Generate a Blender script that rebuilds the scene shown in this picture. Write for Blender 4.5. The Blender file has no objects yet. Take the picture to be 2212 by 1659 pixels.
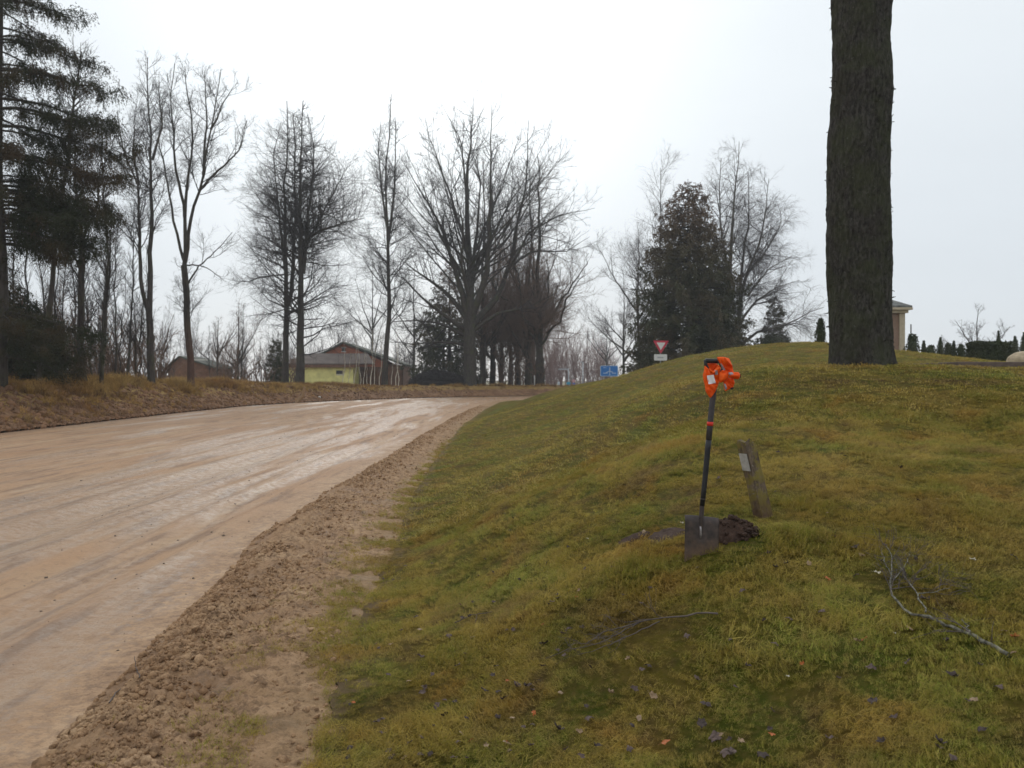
import bpy, bmesh, math, random
import numpy as np
from mathutils import Vector, Matrix, geometry
R_ = math.radians
C = bpy.context.scene.collection
sc = bpy.context.scene

# ------------------------------------------------------------------ camera
F = 830.0 / 1024.0            # focal length in picture widths
EYE = 1.6
cam_d = bpy.data.cameras.new('camera')
cam_d.sensor_width = 36.0
cam_d.lens = 36.0 * F
cam_d.clip_end = 3000
cam_d.dof.use_dof = True
cam_d.dof.focus_distance = 5.2
cam_d.dof.aperture_fstop = 5.0
cam = bpy.data.objects.new('camera', cam_d)
C.objects.link(cam)
cam.location = (0, 0, EYE)
cam.rotation_euler = (R_(90) - 4.0 / 830.0, 0, 0)
sc.camera = cam

# ------------------------------------------------------------------ world: overcast sky, brighter round the veiled sun
SUN_EL, SUN_AZ = R_(24), R_(-6)       # azimuth measured from +Y towards +X
sun_dir = Vector((math.sin(SUN_AZ) * math.cos(SUN_EL), math.cos(SUN_AZ) * math.cos(SUN_EL), math.sin(SUN_EL)))
world = bpy.data.worlds.new('World')
sc.world = world
world.use_nodes = True
nt = world.node_tree
nt.nodes.clear()
def wn(t, **k):
    n = nt.nodes.new(t)
    for a, b in k.items(): setattr(n, a, b)
    return n
wl = nt.links.new
def wmath(op, a, b=None, clamp=False):
    n = wn('ShaderNodeMath', operation=op, use_clamp=clamp)
    for i, v in enumerate((a, b)):
        if v is None: continue
        if isinstance(v, (int, float)): n.inputs[i].default_value = v
        else: wl(v, n.inputs[i])
    return n.outputs[0]
sky = wn('ShaderNodeTexSky', sky_type='NISHITA', sun_disc=False, sun_elevation=SUN_EL, sun_rotation=SUN_AZ)
bg1 = wn('ShaderNodeBackground'); wl(sky.outputs[0], bg1.inputs[0]); bg1.inputs[1].default_value = 0.1
tc = wn('ShaderNodeTexCoord')
dotn = wn('ShaderNodeVectorMath', operation='DOT_PRODUCT'); wl(tc.outputs['Generated'], dotn.inputs[0]); dotn.inputs[1].default_value = sun_dir
glow = wmath('POWER', wmath('MAXIMUM', dotn.outputs['Value'], 0.0), 34.0)
sep = wn('ShaderNodeSeparateXYZ'); wl(tc.outputs['Generated'], sep.inputs[0])
el = wmath('MAXIMUM', sep.outputs[2], 0.0)
mp = wn('ShaderNodeMapping'); wl(tc.outputs['Generated'], mp.inputs[0]); mp.inputs['Scale'].default_value = (1.0, 1.0, 3.0)
cn = wn('ShaderNodeTexNoise'); wl(mp.outputs[0], cn.inputs[0]); cn.inputs['Scale'].default_value = 2.2; cn.inputs['Detail'].default_value = 4.0; cn.inputs['Roughness'].default_value = 0.5
lum = wmath('ADD', wmath('MULTIPLY', el, 0.36), 0.81)
lum = wmath('ADD', lum, wmath('MULTIPLY', wmath('SUBTRACT', cn.outputs[0], 0.5), 0.13))
lum = wmath('ADD', lum, wmath('MULTIPLY', glow, 0.50))
cr = wn('ShaderNodeValToRGB'); wl(wmath('ADD', wmath('MULTIPLY', el, 2.2), glow), cr.inputs[0])
cr.color_ramp.elements[0].position = 0.0; cr.color_ramp.elements[0].color = (0.92, 0.985, 1.058, 1)
cr.color_ramp.elements[1].position = 0.8; cr.color_ramp.elements[1].color = (0.95, 1.01, 1.05, 1)
bg2 = wn('ShaderNodeBackground'); wl(cr.outputs[0], bg2.inputs[0]); wl(lum, bg2.inputs[1])
mx = wn('ShaderNodeMixShader'); mx.inputs[0].default_value = 0.93
wl(bg1.outputs[0], mx.inputs[1]); wl(bg2.outputs[0], mx.inputs[2])
out = wn('ShaderNodeOutputWorld'); wl(mx.outputs[0], out.inputs[0])

sun_l = bpy.data.lights.new('sun', 'SUN')
sun_l.energy = 0.8; sun_l.angle = R_(22); sun_l.color = (1.0, 0.96, 0.9)
sun = bpy.data.objects.new('sun', sun_l); C.objects.link(sun)
sun.rotation_euler = (-sun_dir).to_track_quat('-Z', 'Y').to_euler()

sc.view_settings.view_transform = 'Standard'
try: sc.view_settings.look = 'None'
except Exception: pass
sc.view_settings.gamma = 1.0
sc.view_settings.exposure = 0.0
sc.view_settings.use_curve_mapping = False
sc.cycles.max_bounces = 5
sc.cycles.diffuse_bounces = 2
sc.cycles.transparent_max_bounces = 6

# ------------------------------------------------------------------ helpers: noise
def _hash(ix, iy, seed):
    h = (ix.astype(np.int64) * 374761393 + iy.astype(np.int64) * 668265263 + seed * 974634777) & 0xFFFFFFFF
    h = ((h ^ (h >> 13)) * 1274126177) & 0xFFFFFFFF
    h = h ^ (h >> 16)
    return (h & 0xFFFFFF) / float(0xFFFFFF)
def vnoise(x, y, seed=0):
    x = np.asarray(x, float); y = np.asarray(y, float)
    ix = np.floor(x); iy = np.floor(y); fx = x - ix; fy = y - iy
    fx = fx * fx * (3 - 2 * fx); fy = fy * fy * (3 - 2 * fy)
    a = _hash(ix, iy, seed); b = _hash(ix + 1, iy, seed); c = _hash(ix, iy + 1, seed); d = _hash(ix + 1, iy + 1, seed)
    return (a * (1 - fx) + b * fx) * (1 - fy) + (c * (1 - fx) + d * fx) * fy
def fbm(x, y, oct=4, seed=0, gain=0.5):
    s = 0; a = 1; t = 0
    for o in range(oct):
        s = s + a * (vnoise(x * 2 ** o + 17.3 * o, y * 2 ** o - 9.1 * o, seed + o) - 0.5) * 2
        t += a; a *= gain
    return s / t
def sstep(a, b, x):
    t = np.clip((np.asarray(x, float) - a) / (b - a), 0, 1)
    return t * t * (3 - 2 * t)

# ------------------------------------------------------------------ helpers: meshes
def mesh_np(name, V, faces, mat=None, smooth=True, mats=None, midx=None):
    me = bpy.data.meshes.new(name)
    V = np.ascontiguousarray(V, dtype=np.float32)
    if not isinstance(faces, list): faces = [faces]
    faces = [f for f in faces if len(f)]
    loops = np.concatenate([f.ravel() for f in faces]).astype(np.int32)
    tot = np.concatenate([np.full(len(f), f.shape[1], np.int32) for f in faces])
    st = np.concatenate([[0], np.cumsum(tot)[:-1]]).astype(np.int32)
    me.vertices.add(len(V)); me.vertices.foreach_set('co', V.ravel())
    me.loops.add(len(loops)); me.loops.foreach_set('vertex_index', loops)
    me.polygons.add(len(tot)); me.polygons.foreach_set('loop_start', st); me.polygons.foreach_set('loop_total', tot)
    me.polygons.foreach_set('use_smooth', np.full(len(tot), smooth, bool))
    for m in (mats or ([mat] if mat else [])): me.materials.append(m)
    if midx is not None: me.polygons.foreach_set('material_index', np.asarray(midx, np.int32))
    me.update(calc_edges=True)
    return me
def link(name, me, parent=None, loc=None, kind=None):
    o = bpy.data.objects.new(name, me); C.objects.link(o)
    if parent: o.parent = parent
    if loc is not None: o.location = loc
    if kind: o['kind'] = kind
    return o
def tag(o, label, cat, group=None):
    o['label'] = label; o['category'] = cat
    if group: o['group'] = group
    return o
def empty(name, loc, label, cat, group=None, rz=0):
    o = bpy.data.objects.new(name, None); C.objects.link(o)
    o.location = loc; o.rotation_euler = (0, 0, rz); o.empty_display_size = 0.2
    return tag(o, label, cat, group)
class MB:
    """collects vertices and faces and links them as one mesh object"""
    def __init__(s): s.V = []; s.F = []; s.n = 0
    def add(s, V, F):
        V = np.asarray(V, float); s.V.append(V)
        for f in (F if isinstance(F, list) else [F]): s.F.append(np.asarray(f) + s.n)
        s.n += len(V)
    def box(s, x0, x1, y0, y1, z0, z1, M=None):
        V = np.array([(x, y, z) for z in (z0, z1) for y in (y0, y1) for x in (x0, x1)], float)
        if M is not None: V = np.array([M @ Vector(v) for v in V])
        s.add(V, np.array([(0, 2, 3, 1), (4, 5, 7, 6), (0, 1, 5, 4), (2, 6, 7, 3), (0, 4, 6, 2), (1, 3, 7, 5)]))
    def mesh(s, name, mat, smooth=False):
        q = [f for f in s.F if f.shape[1] == 4]; t = [f for f in s.F if f.shape[1] == 3]
        return mesh_np(name, np.concatenate(s.V), ([np.concatenate(q)] if q else []) + ([np.concatenate(t)] if t else []), mat, smooth)
    def build(s, name, mat, parent=None, smooth=False, loc=None, bevel=0):
        o = link(name, s.mesh(name, mat, smooth), parent, loc)
        if bevel:
            m = o.modifiers.new('bevel', 'BEVEL'); m.width = bevel; m.segments = 2
        return o
def unit(v): return v / np.maximum(np.linalg.norm(v, axis=-1, keepdims=True), 1e-9)
def tubes(P, R, S=4, cap=False):
    """P (N,K,3), R (N,K) -> verts, quads"""
    P = np.asarray(P, float); R = np.asarray(R, float)
    N, K, _ = P.shape
    T = np.empty_like(P)
    T[:, 1:-1] = P[:, 2:] - P[:, :-2]; T[:, 0] = P[:, 1] - P[:, 0]; T[:, -1] = P[:, -1] - P[:, -2]
    T = unit(T)
    m = unit(P[:, -1] - P[:, 0])
    ref = np.where(np.abs(m[:, 2:3]) > 0.8, np.array([[1.0, 0, 0]]), np.array([[0, 0, 1.0]]))
    ref = unit(ref - (ref * m).sum(-1, keepdims=True) * m)[:, None, :]
    U = unit(ref - (ref * T).sum(-1, keepdims=True) * T)
    W = np.cross(T, U)
    a = np.arange(S) * 2 * np.pi / S
    V = P[:, :, None, :] + R[:, :, None, None] * (np.cos(a)[None, None, :, None] * U[:, :, None, :] + np.sin(a)[None, None, :, None] * W[:, :, None, :])
    base = (np.arange(N) * K * S)[:, None, None]; k = (np.arange(K - 1) * S)[None, :, None]; s = np.arange(S)[None, None, :]
    s2 = (s + 1) % S
    Q = np.stack([base + k + s, base + k + s2, base + k + S + s2, base + k + S + s], -1).reshape(-1, 4)
    F = [Q]
    if cap:
        F.append(((np.arange(N) * K * S)[:, None] + (K - 1) * S + np.arange(S)[None]).reshape(N, S))
        F.append(((np.arange(N) * K * S)[:, None] + np.arange(S)[::-1][None]).reshape(N, S))
    return V.reshape(-1, 3), F

def spikes(P, R):
    """three-sided twigs that run out to a point"""
    N, K, _ = P.shape; F = []
    if K > 2: V, F = tubes(P[:, :-1], R[:, :-1], 3)
    else:
        T = unit(P[:, 1] - P[:, 0]); ref = np.where(np.abs(T[:, 2:3]) > 0.8, np.array([[1.0, 0, 0]]), np.array([[0, 0, 1.0]])); U = unit(np.cross(T, ref)); W = np.cross(T, U); a = np.arange(3) * 2 * np.pi / 3
        V = (P[:, 0][:, None] + R[:, 0][:, None, None] * (np.cos(a)[None, :, None] * U[:, None] + np.sin(a)[None, :, None] * W[:, None])).reshape(-1, 3)
    m = (K - 1) * 3; b = (np.arange(N) * m + (K - 2) * 3)[:, None]; s = np.arange(3)[None]; t = (len(V) + np.arange(N))[:, None] + 0 * s
    return np.vstack([V, P[:, -1]]), F + [np.stack([b + s, b + (s + 1) % 3, t], -1).reshape(-1, 3)]
# ------------------------------------------------------------------ helpers: materials
def new_mat(name):
    m = bpy.data.materials.new(name); m.use_nodes = True
    m.node_tree.nodes.clear()
    return m
class NT:
    def __init__(s, m): s.m = m; s.t = m.node_tree
    def n(s, t, inputs=None, **k):
        x = s.t.nodes.new(t)
        for a, b in k.items(): setattr(x, a, b)
        for a, b in (inputs or {}).items(): s.set(x.inputs[a], b)
        return x
    def set(s, inp, v):
        if isinstance(v, bpy.types.NodeSocket): s.t.links.new(v, inp)
        elif isinstance(v, tuple) and len(v) == 3 and inp.type == 'RGBA': inp.default_value = (*v, 1)
        else: inp.default_value = v
    def math(s, op, a, b=0.0, clamp=False):
        x = s.n('ShaderNodeMath', operation=op, use_clamp=clamp); s.set(x.inputs[0], a); s.set(x.inputs[1], b); return x.outputs[0]
    def pos(s, scale=(1, 1, 1), obj=False):
        src = s.n('ShaderNodeTexCoord').outputs['Object'] if obj else s.n('ShaderNodeNewGeometry').outputs['Position']
        return s.n('ShaderNodeMapping', {0: src, 'Scale': scale}).outputs[0]
    def noise(s, vec, scale, detail=4, rough=0.55, dist=0.0):
        return s.n('ShaderNodeTexNoise', {'Vector': vec, 'Scale': scale, 'Detail': detail, 'Roughness': rough, 'Distortion': dist}).outputs[0]
    def ramp(s, fac, stops, interp='LINEAR'):
        x = s.n('ShaderNodeValToRGB'); s.set(x.inputs[0], fac); e = x.color_ramp.elements
        x.color_ramp.interpolation = interp
        while len(e) < len(stops): e.new(0.5)
        for el_, (p, c) in zip(e, stops):
            el_.position = p; el_.color = (*c, 1) if isinstance(c, tuple) else (c, c, c, 1)
        return x.outputs[0]
    def mix(s, fac, a, b, mode='MIX'):
        x = s.n('ShaderNodeMix', data_type='RGBA', blend_type=mode); s.set(x.inputs[0], fac); s.set(x.inputs[6], a); s.set(x.inputs[7], b); return x.outputs[2]
    def bump(s, h, strength=0.5, dist=0.02, normal=None):
        x = s.n('ShaderNodeBump', {'Height': h, 'Strength': strength, 'Distance': dist})
        if normal is not None: s.set(x.inputs['Normal'], normal)
        return x.outputs[0]
    def out(s, color, rough=0.8, normal=None, spec=0.3, metal=0.0, trans=None, coat=None):
        b = s.n('ShaderNodeBsdfPrincipled', {'Base Color': color, 'Roughness': rough, 'Metallic': metal, 'Specular IOR Level': spec})
        if normal is not None: s.set(b.inputs['Normal'], normal)
        if coat is not None: s.set(b.inputs['Coat Weight'], coat); b.inputs['Coat Roughness'].default_value = 0.08
        o = s.n('ShaderNodeOutputMaterial'); sh = b.outputs[0]
        if trans:
            tr = s.n('ShaderNodeBsdfTranslucent', {0: color}); mxx = s.n('ShaderNodeMixShader', {0: trans})
            s.t.links.new(sh, mxx.inputs[1]); s.t.links.new(tr.outputs[0], mxx.inputs[2]); sh = mxx.outputs[0]
        s.t.links.new(sh, o.inputs[0]); return s.m
def simple(name, col, rough=0.7, var=0.15, scale=8.0, bump=0.0, spec=0.3, metal=0.0, trans=None):
    t = NT(new_mat(name)); v = t.pos(obj=False)
    nz = t.noise(v, scale, 5)
    lo = tuple(c * (1 - var) for c in col); hi = tuple(min(1, c * (1 + var)) for c in col)
    c = t.ramp(nz, [(0.3, lo), (0.7, hi)])
    return t.out(c, rough, t.bump(nz, bump, 0.01) if bump else None, spec, metal, trans)

# grass colours follow the place (patches of moss, straw and leaf mould), for turf and blades alike
def grass_colour(t, dark=1.0, vary=True):
    p = t.pos()
    big = t.noise(p, 0.55, 4, 0.6, 0.3); mid = t.noise(p, 2.6, 4, 0.6); fin = t.noise(p, 26.0, 3, 0.6)
    k = dark
    green = (0.135 * k, 0.160 * k, 0.016 * k); olive = (0.265 * k, 0.205 * k, 0.032 * k); straw = (0.41 * k, 0.275 * k, 0.078 * k); brown = (0.15 * k, 0.088 * k, 0.036 * k); bright = (0.18 * k, 0.245 * k, 0.032 * k); rust = (0.33 * k, 0.16 * k, 0.03 * k)
    c = t.mix(t.ramp(mid, [(0.40, 0.0), (0.56, 1.0)]), green, olive)
    c = t.mix(t.ramp(big, [(0.52, 0.0), (0.64, 0.5)]), c, straw)
    c = t.mix(t.ramp(t.noise(p, 1.3, 6, 0.68, 0.6), [(0.52, 0.0), (0.64, 0.85)]), c, brown)
    c = t.mix(t.ramp(t.noise(p, 1.7, 4, 0.55, 0.4), [(0.56, 0.0), (0.66, 0.6)]), c, rust)
    c = t.mix(t.ramp(t.noise(p, 0.9, 4, 0.55, 0.2), [(0.55, 0.0), (0.68, 0.75)]), c, bright)
    c = t.mix(t.ramp(fin, [(0.38, 0.0), (0.7, 0.5)]), c, straw)
    c = t.mix(t.ramp(t.noise(p, 9.0, 4, 0.6), [(0.55, 0.0), (0.7, 0.5)]), c, brown)
    return c
def turf_colour(t):
    c = grass_colour(t, 0.55); f = t.n('ShaderNodeAttribute', attribute_name='from_left').outputs['Fac']
    e = t.math('ADD', f, t.math('MULTIPLY', t.math('SUBTRACT', t.noise(t.pos(), 5.0, 5, 0.65), 0.5), 0.9)); return t.mix(t.ramp(e, [(0.0, 0.9), (0.15, 0.0)]), c, (0.22, 0.15, 0.085))
m_turf = (lambda t: t.out(turf_colour(t), 0.9, t.bump(t.noise(t.pos(), 45.0, 8, 0.75), 1.0, 0.06), 0.05))(NT(new_mat('turf')))
def _blade():
    t = NT(new_mat('grass_blade')); c = grass_colour(t, 1.42)
    oi = t.n('ShaderNodeObjectInfo').outputs['Random']
    c = t.mix(t.math('MULTIPLY', oi, 0.35), c, (0.25, 0.185, 0.06))
    c = t.mix(t.ramp(t.noise(t.pos(), 170, 2, 0.5), [(0.52, 0.0), (0.60, 0.7)]), c, (0.42, 0.31, 0.10))
    c = t.mix(t.ramp(t.noise(t.pos(), 90, 2, 0.5), [(0.56, 0.0), (0.63, 0.5)]), c, (0.07, 0.06, 0.02))
    return t.out(c, 0.75, None, 0.10, trans=0.25)
m_blade = _blade()
def _dry():
    t = NT(new_mat('dry_grass')); p = t.pos()
    c = t.ramp(t.noise(p, 0.35, 4, 0.6), [(0.3, (0.34, 0.17, 0.06)), (0.5, (0.58, 0.36, 0.11)), (0.7, (0.66, 0.47, 0.17))])
    c = t.mix(t.n('ShaderNodeObjectInfo').outputs['Random'], c, (0.15, 0.085, 0.04))
    return t.out(c, 0.8, None, 0.1, trans=0.2)
m_dry = _dry()
def _bank():
    t = NT(new_mat('bank_earth')); p = t.pos()
    z = t.n('ShaderNodeSeparateXYZ', {0: t.n('ShaderNodeNewGeometry').outputs['Position']}).outputs[2]
    base = t.ramp(t.noise(p, 1.3, 6, 0.65), [(0.3, (0.13, 0.066, 0.034)), (0.5, (0.23, 0.125, 0.066)), (0.7, (0.33, 0.20, 0.11))])
    straw = t.ramp(t.noise(p, 2.0, 5, 0.6), [(0.3, (0.20, 0.11, 0.04)), (0.7, (0.38, 0.25, 0.085))])
    zz = t.math('ADD', z, t.math('MULTIPLY', t.noise(p, 0.8, 4), 0.6))
    c = t.mix(t.ramp(zz, [(0.95, 0.0), (1.35, 1.0)]), base, straw)
    return t.out(c, 0.9, t.bump(t.noise(p, 5.0, 8, 0.7), 1.0, 0.12), 0.15)
m_bank = _bank()
def attr(t, nm): return t.n('ShaderNodeAttribute', attribute_name=nm).outputs['Fac']
def clay_colour(t, lng, p):
    streak = t.noise(lng, 1.2, 6, 0.6, 0.4); streak2 = t.noise(lng, 5.0, 6, 0.65); mott = t.noise(p, 1.1, 6, 0.65, 0.3); grit = t.noise(p, 42.0, 6, 0.75); fine = t.noise(p, 9.0, 7, 0.72, 0.2)
    c = t.ramp(streak, [(0.30, (0.30, 0.160, 0.078)), (0.5, (0.39, 0.235, 0.130)), (0.68, (0.44, 0.295, 0.175))])
    c = t.mix(t.ramp(mott, [(0.35, 0.0), (0.65, 0.6)]), c, (0.40, 0.225, 0.115))
    c = t.mix(t.ramp(streak2, [(0.50, 0.0), (0.62, 0.75)]), c, (0.20, 0.115, 0.066))
    c = t.mix(t.ramp(fine, [(0.50, 0.0), (0.68, 0.55)]), c, (0.23, 0.145, 0.09))
    return t.mix(t.ramp(grit, [(0.54, 0.0), (0.68, 0.5)]), c, (0.15, 0.095, 0.06)), grit, fine
def mud_colour(t, p):
    n1 = t.noise(p, 2.2, 6, 0.65, 0.3); n2 = t.noise(p, 14.0, 7, 0.7); n3 = t.noise(p, 55.0, 5, 0.7)
    c = t.ramp(n1, [(0.3, (0.28, 0.160, 0.084)), (0.5, (0.42, 0.260, 0.145)), (0.7, (0.52, 0.345, 0.205))])
    c = t.mix(t.ramp(n2, [(0.47, 0.0), (0.60, 0.75)]), c, (0.17, 0.10, 0.058))
    return t.mix(t.ramp(n3, [(0.52, 0.0), (0.66, 0.5)]), c, (0.12, 0.075, 0.045)), n1, n2, n3
def lng_vec(t): return t.n('ShaderNodeMapping', {0: t.n('ShaderNodeNewGeometry').outputs['Position'], 'Rotation': (0, 0, R_(3.5)), 'Scale': (1.0, 0.10, 1.0)}).outputs[0]
def _road():
    t = NT(new_mat('wet_clay_road')); g = t.n('ShaderNodeNewGeometry').outputs['Position']; lng = lng_vec(t); p = t.pos()
    c, grit, fine = clay_colour(t, lng, p); mud, n1, n2, n3 = mud_colour(t, p)
    e = t.math('ADD', attr(t, 'from_right'), t.math('MULTIPLY', t.math('SUBTRACT', n2, 0.5), 1.6)); e2 = t.math('ADD', e, t.math('MULTIPLY', t.math('SUBTRACT', n1, 0.5), 1.2))
    em = t.ramp(e2, [(0.10, 1.0), (0.45, 0.0)]); c = t.mix(em, c, mud)
    el_ = t.math('ADD', attr(t, 'from_left'), t.math('MULTIPLY', t.math('SUBTRACT', n1, 0.5), 2.0)); c = t.mix(t.ramp(el_, [(0.1, 0.8), (0.9, 0.0)]), c, (0.24, 0.145, 0.085))
    x = t.n('ShaderNodeSeparateXYZ', {0: g}).outputs[0]
    band = t.math('SUBTRACT', 1.0, t.math('MULTIPLY', t.math('ABSOLUTE', t.math('ADD', x, 5.6)), 0.30), True)
    wet = t.ramp(t.math('ADD', t.noise(lng, 0.9, 6, 0.65, 0.5), t.math('MULTIPLY', band, 0.13)), [(0.51, 0.0), (0.60, 1.0)])
    wet = t.math('MULTIPLY', wet, t.math('SUBTRACT', 1.0, em)); wet = t.math('MULTIPLY', wet, t.ramp(fine, [(0.42, 1.0), (0.62, 0.25)]))
    c = t.mix(t.math('MULTIPLY', wet, 0.35), c, (0.26, 0.19, 0.135))
    rough = t.math('SUBTRACT', 0.74, t.math('MULTIPLY', wet, 0.40))
    h = t.math('ADD', t.math('ADD', t.math('MULTIPLY', t.noise(lng, 9.0, 7, 0.7), 0.8), t.math('MULTIPLY', grit, 0.35)), t.math('MULTIPLY', fine, 1.2))
    return t.out(c, rough, t.bump(h, 0.85, 0.022), 0.32)
m_road = _road()
def _mud():
    t = NT(new_mat('shoulder_mud')); p = t.pos(); lng = lng_vec(t)
    c, n1, n2, n3 = mud_colour(t, p); clay, grit, fine = clay_colour(t, lng, p)
    e = t.math('ADD', attr(t, 'from_left'), t.math('MULTIPLY', t.math('SUBTRACT', n1, 0.5), 1.0)); c = t.mix(t.ramp(e, [(0.0, 0.8), (0.35, 0.0)]), c, clay)
    gx = t.math('SUBTRACT', 0.42, t.math('ADD', attr(t, 'from_right'), t.math('MULTIPLY', t.math('SUBTRACT', n1, 0.5), 1.5)))
    c = t.mix(t.ramp(gx, [(0.0, 0.0), (0.5, 0.55)]), c, (0.30, 0.20, 0.10))
    return t.out(c, t.ramp(n1, [(0.35, 0.6), (0.5, 0.9)]), t.bump(t.math('ADD', t.math('ADD', n2, n3), t.noise(p, 130, 4, 0.7)), 0.75, 0.02), 0.14)
m_mud = _mud()
def _clod():
    t = NT(new_mat('mud_clods')); c, n1, n2, n3 = mud_colour(t, t.pos()); return t.out(c, 0.85, t.bump(n3, 0.7, 0.02), 0.12)
m_clod = _clod()
def _bark(name, a, b, moss=(0.07, 0.075, 0.025), mossy=0.3, sc_=10.0, bump=0.6):
    t = NT(new_mat(name)); p = t.pos((1, 1, 0.25))
    n1 = t.noise(p, sc_, 6, 0.7, 0.3)
    c = t.ramp(n1, [(0.35, a), (0.65, b)])
    c = t.mix(t.math('MULTIPLY', t.ramp(t.noise(t.pos(), 1.7, 5, 0.6), [(0.5, 0.0), (0.68, 1.0)]), mossy), c, moss)
    return t.out(c, 0.85, t.bump(n1, bump, 0.03), 0.2)
m_bark = _bark('bark_dark', (0.035, 0.028, 0.024), (0.085, 0.072, 0.062), mossy=0.55)
def _bigbark():
    t = NT(new_mat('bark_big_trunk')); p = t.pos((1, 1, 0.45)); q = t.pos()
    n1 = t.noise(p, 26, 8, 0.72, 0.4); n2 = t.noise(q, 3.0, 6, 0.65); n3 = t.noise(q, 22, 5, 0.7)
    c = t.ramp(n1, [(0.36, (0.018, 0.016, 0.014)), (0.52, (0.055, 0.050, 0.043)), (0.68, (0.105, 0.097, 0.085))])
    c = t.mix(t.ramp(n2, [(0.42, 0.0), (0.62, 0.55)]), c, (0.058, 0.064, 0.030))
    c = t.mix(t.ramp(t.noise(q, 1.1, 4, 0.6), [(0.5, 0.0), (0.65, 0.5)]), c, (0.040, 0.032, 0.030))
    c = t.mix(t.ramp(n3, [(0.64, 0.0), (0.70, 0.6)]), c, (0.17, 0.17, 0.15))
    return t.out(c, 0.9, t.bump(n1, 1.0, 0.035), 0.12)
m_bark_big = _bigbark()

m_bark_red = _bark('bark_reddish', (0.07, 0.038, 0.028), (0.13, 0.075, 0.055), mossy=0.3)
def _redlow():
    t = NT(new_mat('bark_reddish_foot')); p = t.pos((1, 1, 0.25)); n1 = t.noise(p, 10, 6, 0.7, 0.3)
    z = t.n('ShaderNodeSeparateXYZ', {0: t.n('ShaderNodeTexCoord').outputs['Object']}).outputs[2]
    c = t.mix(t.ramp(t.math('MULTIPLY', z, 0.2), [(0.3, 0.0), (0.9, 1.0)]), t.ramp(n1, [(0.35, (0.075, 0.040, 0.030)), (0.65, (0.13, 0.075, 0.055))]), t.ramp(n1, [(0.35, (0.035, 0.028, 0.022)), (0.65, (0.085, 0.075, 0.055))]))
    return t.out(c, 0.85, t.bump(n1, 0.6, 0.03), 0.2)
m_bark_red = _redlow()
m_twig = simple('twigs', (0.045, 0.037, 0.035), 0.8, 0.25, 1.2)
m_twig_brown = simple('twigs_brown', (0.155, 0.098, 0.070), 0.8, 0.25, 1.2)
m_twig_red = simple('twigs_red', (0.16, 0.085, 0.068), 0.8, 0.25, 1.2)
m_twig_grey = simple('twigs_grey', (0.12, 0.105, 0.105), 0.8, 0.25, 1.2)
m_birch = _bark('bark_birch', (0.15, 0.14, 0.12), (0.62, 0.58, 0.50), mossy=0.1, sc_=5.0)
m_birch_grey = _bark('bark_birch_grey', (0.09, 0.08, 0.07), (0.20, 0.18, 0.16), mossy=0.4, sc_=6.0)
def _needle(name, a, b, c2, amt, top=None):
    t = NT(new_mat(name)); p = t.pos()
    c = t.ramp(t.noise(p, 1.3, 5, 0.65), [(0.3, a), (0.7, b)])
    if top:
        z = t.n('ShaderNodeSeparateXYZ', {0: t.n('ShaderNodeTexCoord').outputs['Object']}).outputs[2]
        c = t.mix(t.ramp(t.math('MULTIPLY', t.math('ADD', z, t.math('MULTIPLY', t.noise(p, 0.7, 3), 5.0)), 0.05), [(0.5, 0.0), (0.85, 0.8)]), c, top)
    c = t.mix(t.ramp(t.noise(p, 0.5, 4, 0.6), [(0.45, 0.0), (0.62, amt)]), c, c2)
    return t.out(c, 0.7, None, 0.2)
m_needle = _needle('needles', (0.018, 0.024, 0.010), (0.052, 0.058, 0.022), (0.095, 0.050, 0.026), 0.6)
m_needle_dark = _needle('needles_dark', (0.045, 0.052, 0.026), (0.105, 0.105, 0.052), (0.15, 0.105, 0.068), 0.6, (0.22, 0.125, 0.09))
m_thuja = _needle('thuja', (0.024, 0.034, 0.014), (0.06, 0.075, 0.026), (0.08, 0.065, 0.03), 0.3)

# ------------------------------------------------------------------ where things stand: u, v are places in the 2212-wide look at the photograph
def at(u, v, d):
    px = u / 2.16015; py = v / 2.16015
    return np.array([(px - 512) / 830.0 * d, d, EYE + (380 - py) / 830.0 * d])
def at_src(sx, sy, d): return at(sx / 1.17177, sy / 1.17177, d)

# terrain: edges of the road (x as a function of y)
def x_left(y): return np.interp(y, [-12, 0, 25, 40, 50, 58, 66, 74, 80, 84, 88, 92, 96], [-13.5, -14, -15.4, -16.2, -16.4, -15.2, -12.2, -8.5, -2.0, 4, 14, 30, 60])
_ty = np.linspace(-12, 100, 9000); _nr = 0.07 * fbm(_ty * 1.1, 3.0 + 0 * _ty, 4, 71, 0.6) + 0.06 * fbm(_ty * 0.3, 3.0 + 0 * _ty, 2, 72); _ng = 0.09 * fbm(_ty * 1.6, 5.0 + 0 * _ty, 5, 73, 0.7)
def x_right(y): return np.interp(y, _ty, _nr) + np.interp(y, [-12, 0, 3.7, 8.7, 17, 30, 45, 58, 64, 68, 74, 84, 96], [-1.6, -1.7, -2.05, -2.62, -2.62, -2.6, -2.3, -1.7, -1.2, 2.5, 13, 32, 61])
def x_grass(y): return np.interp(y, _ty, _ng) + np.interp(y, [-12, 0, 3.46, 4.6, 6, 7.6, 12, 20, 29, 45, 60, 66, 70, 76, 84, 96], [-0.5, -0.6, -0.80, -0.95, -1.03, -1.12, -1.42, -1.6, -1.75, -1.5, -0.9, 0.2, 5, 15, 34, 62])
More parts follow.
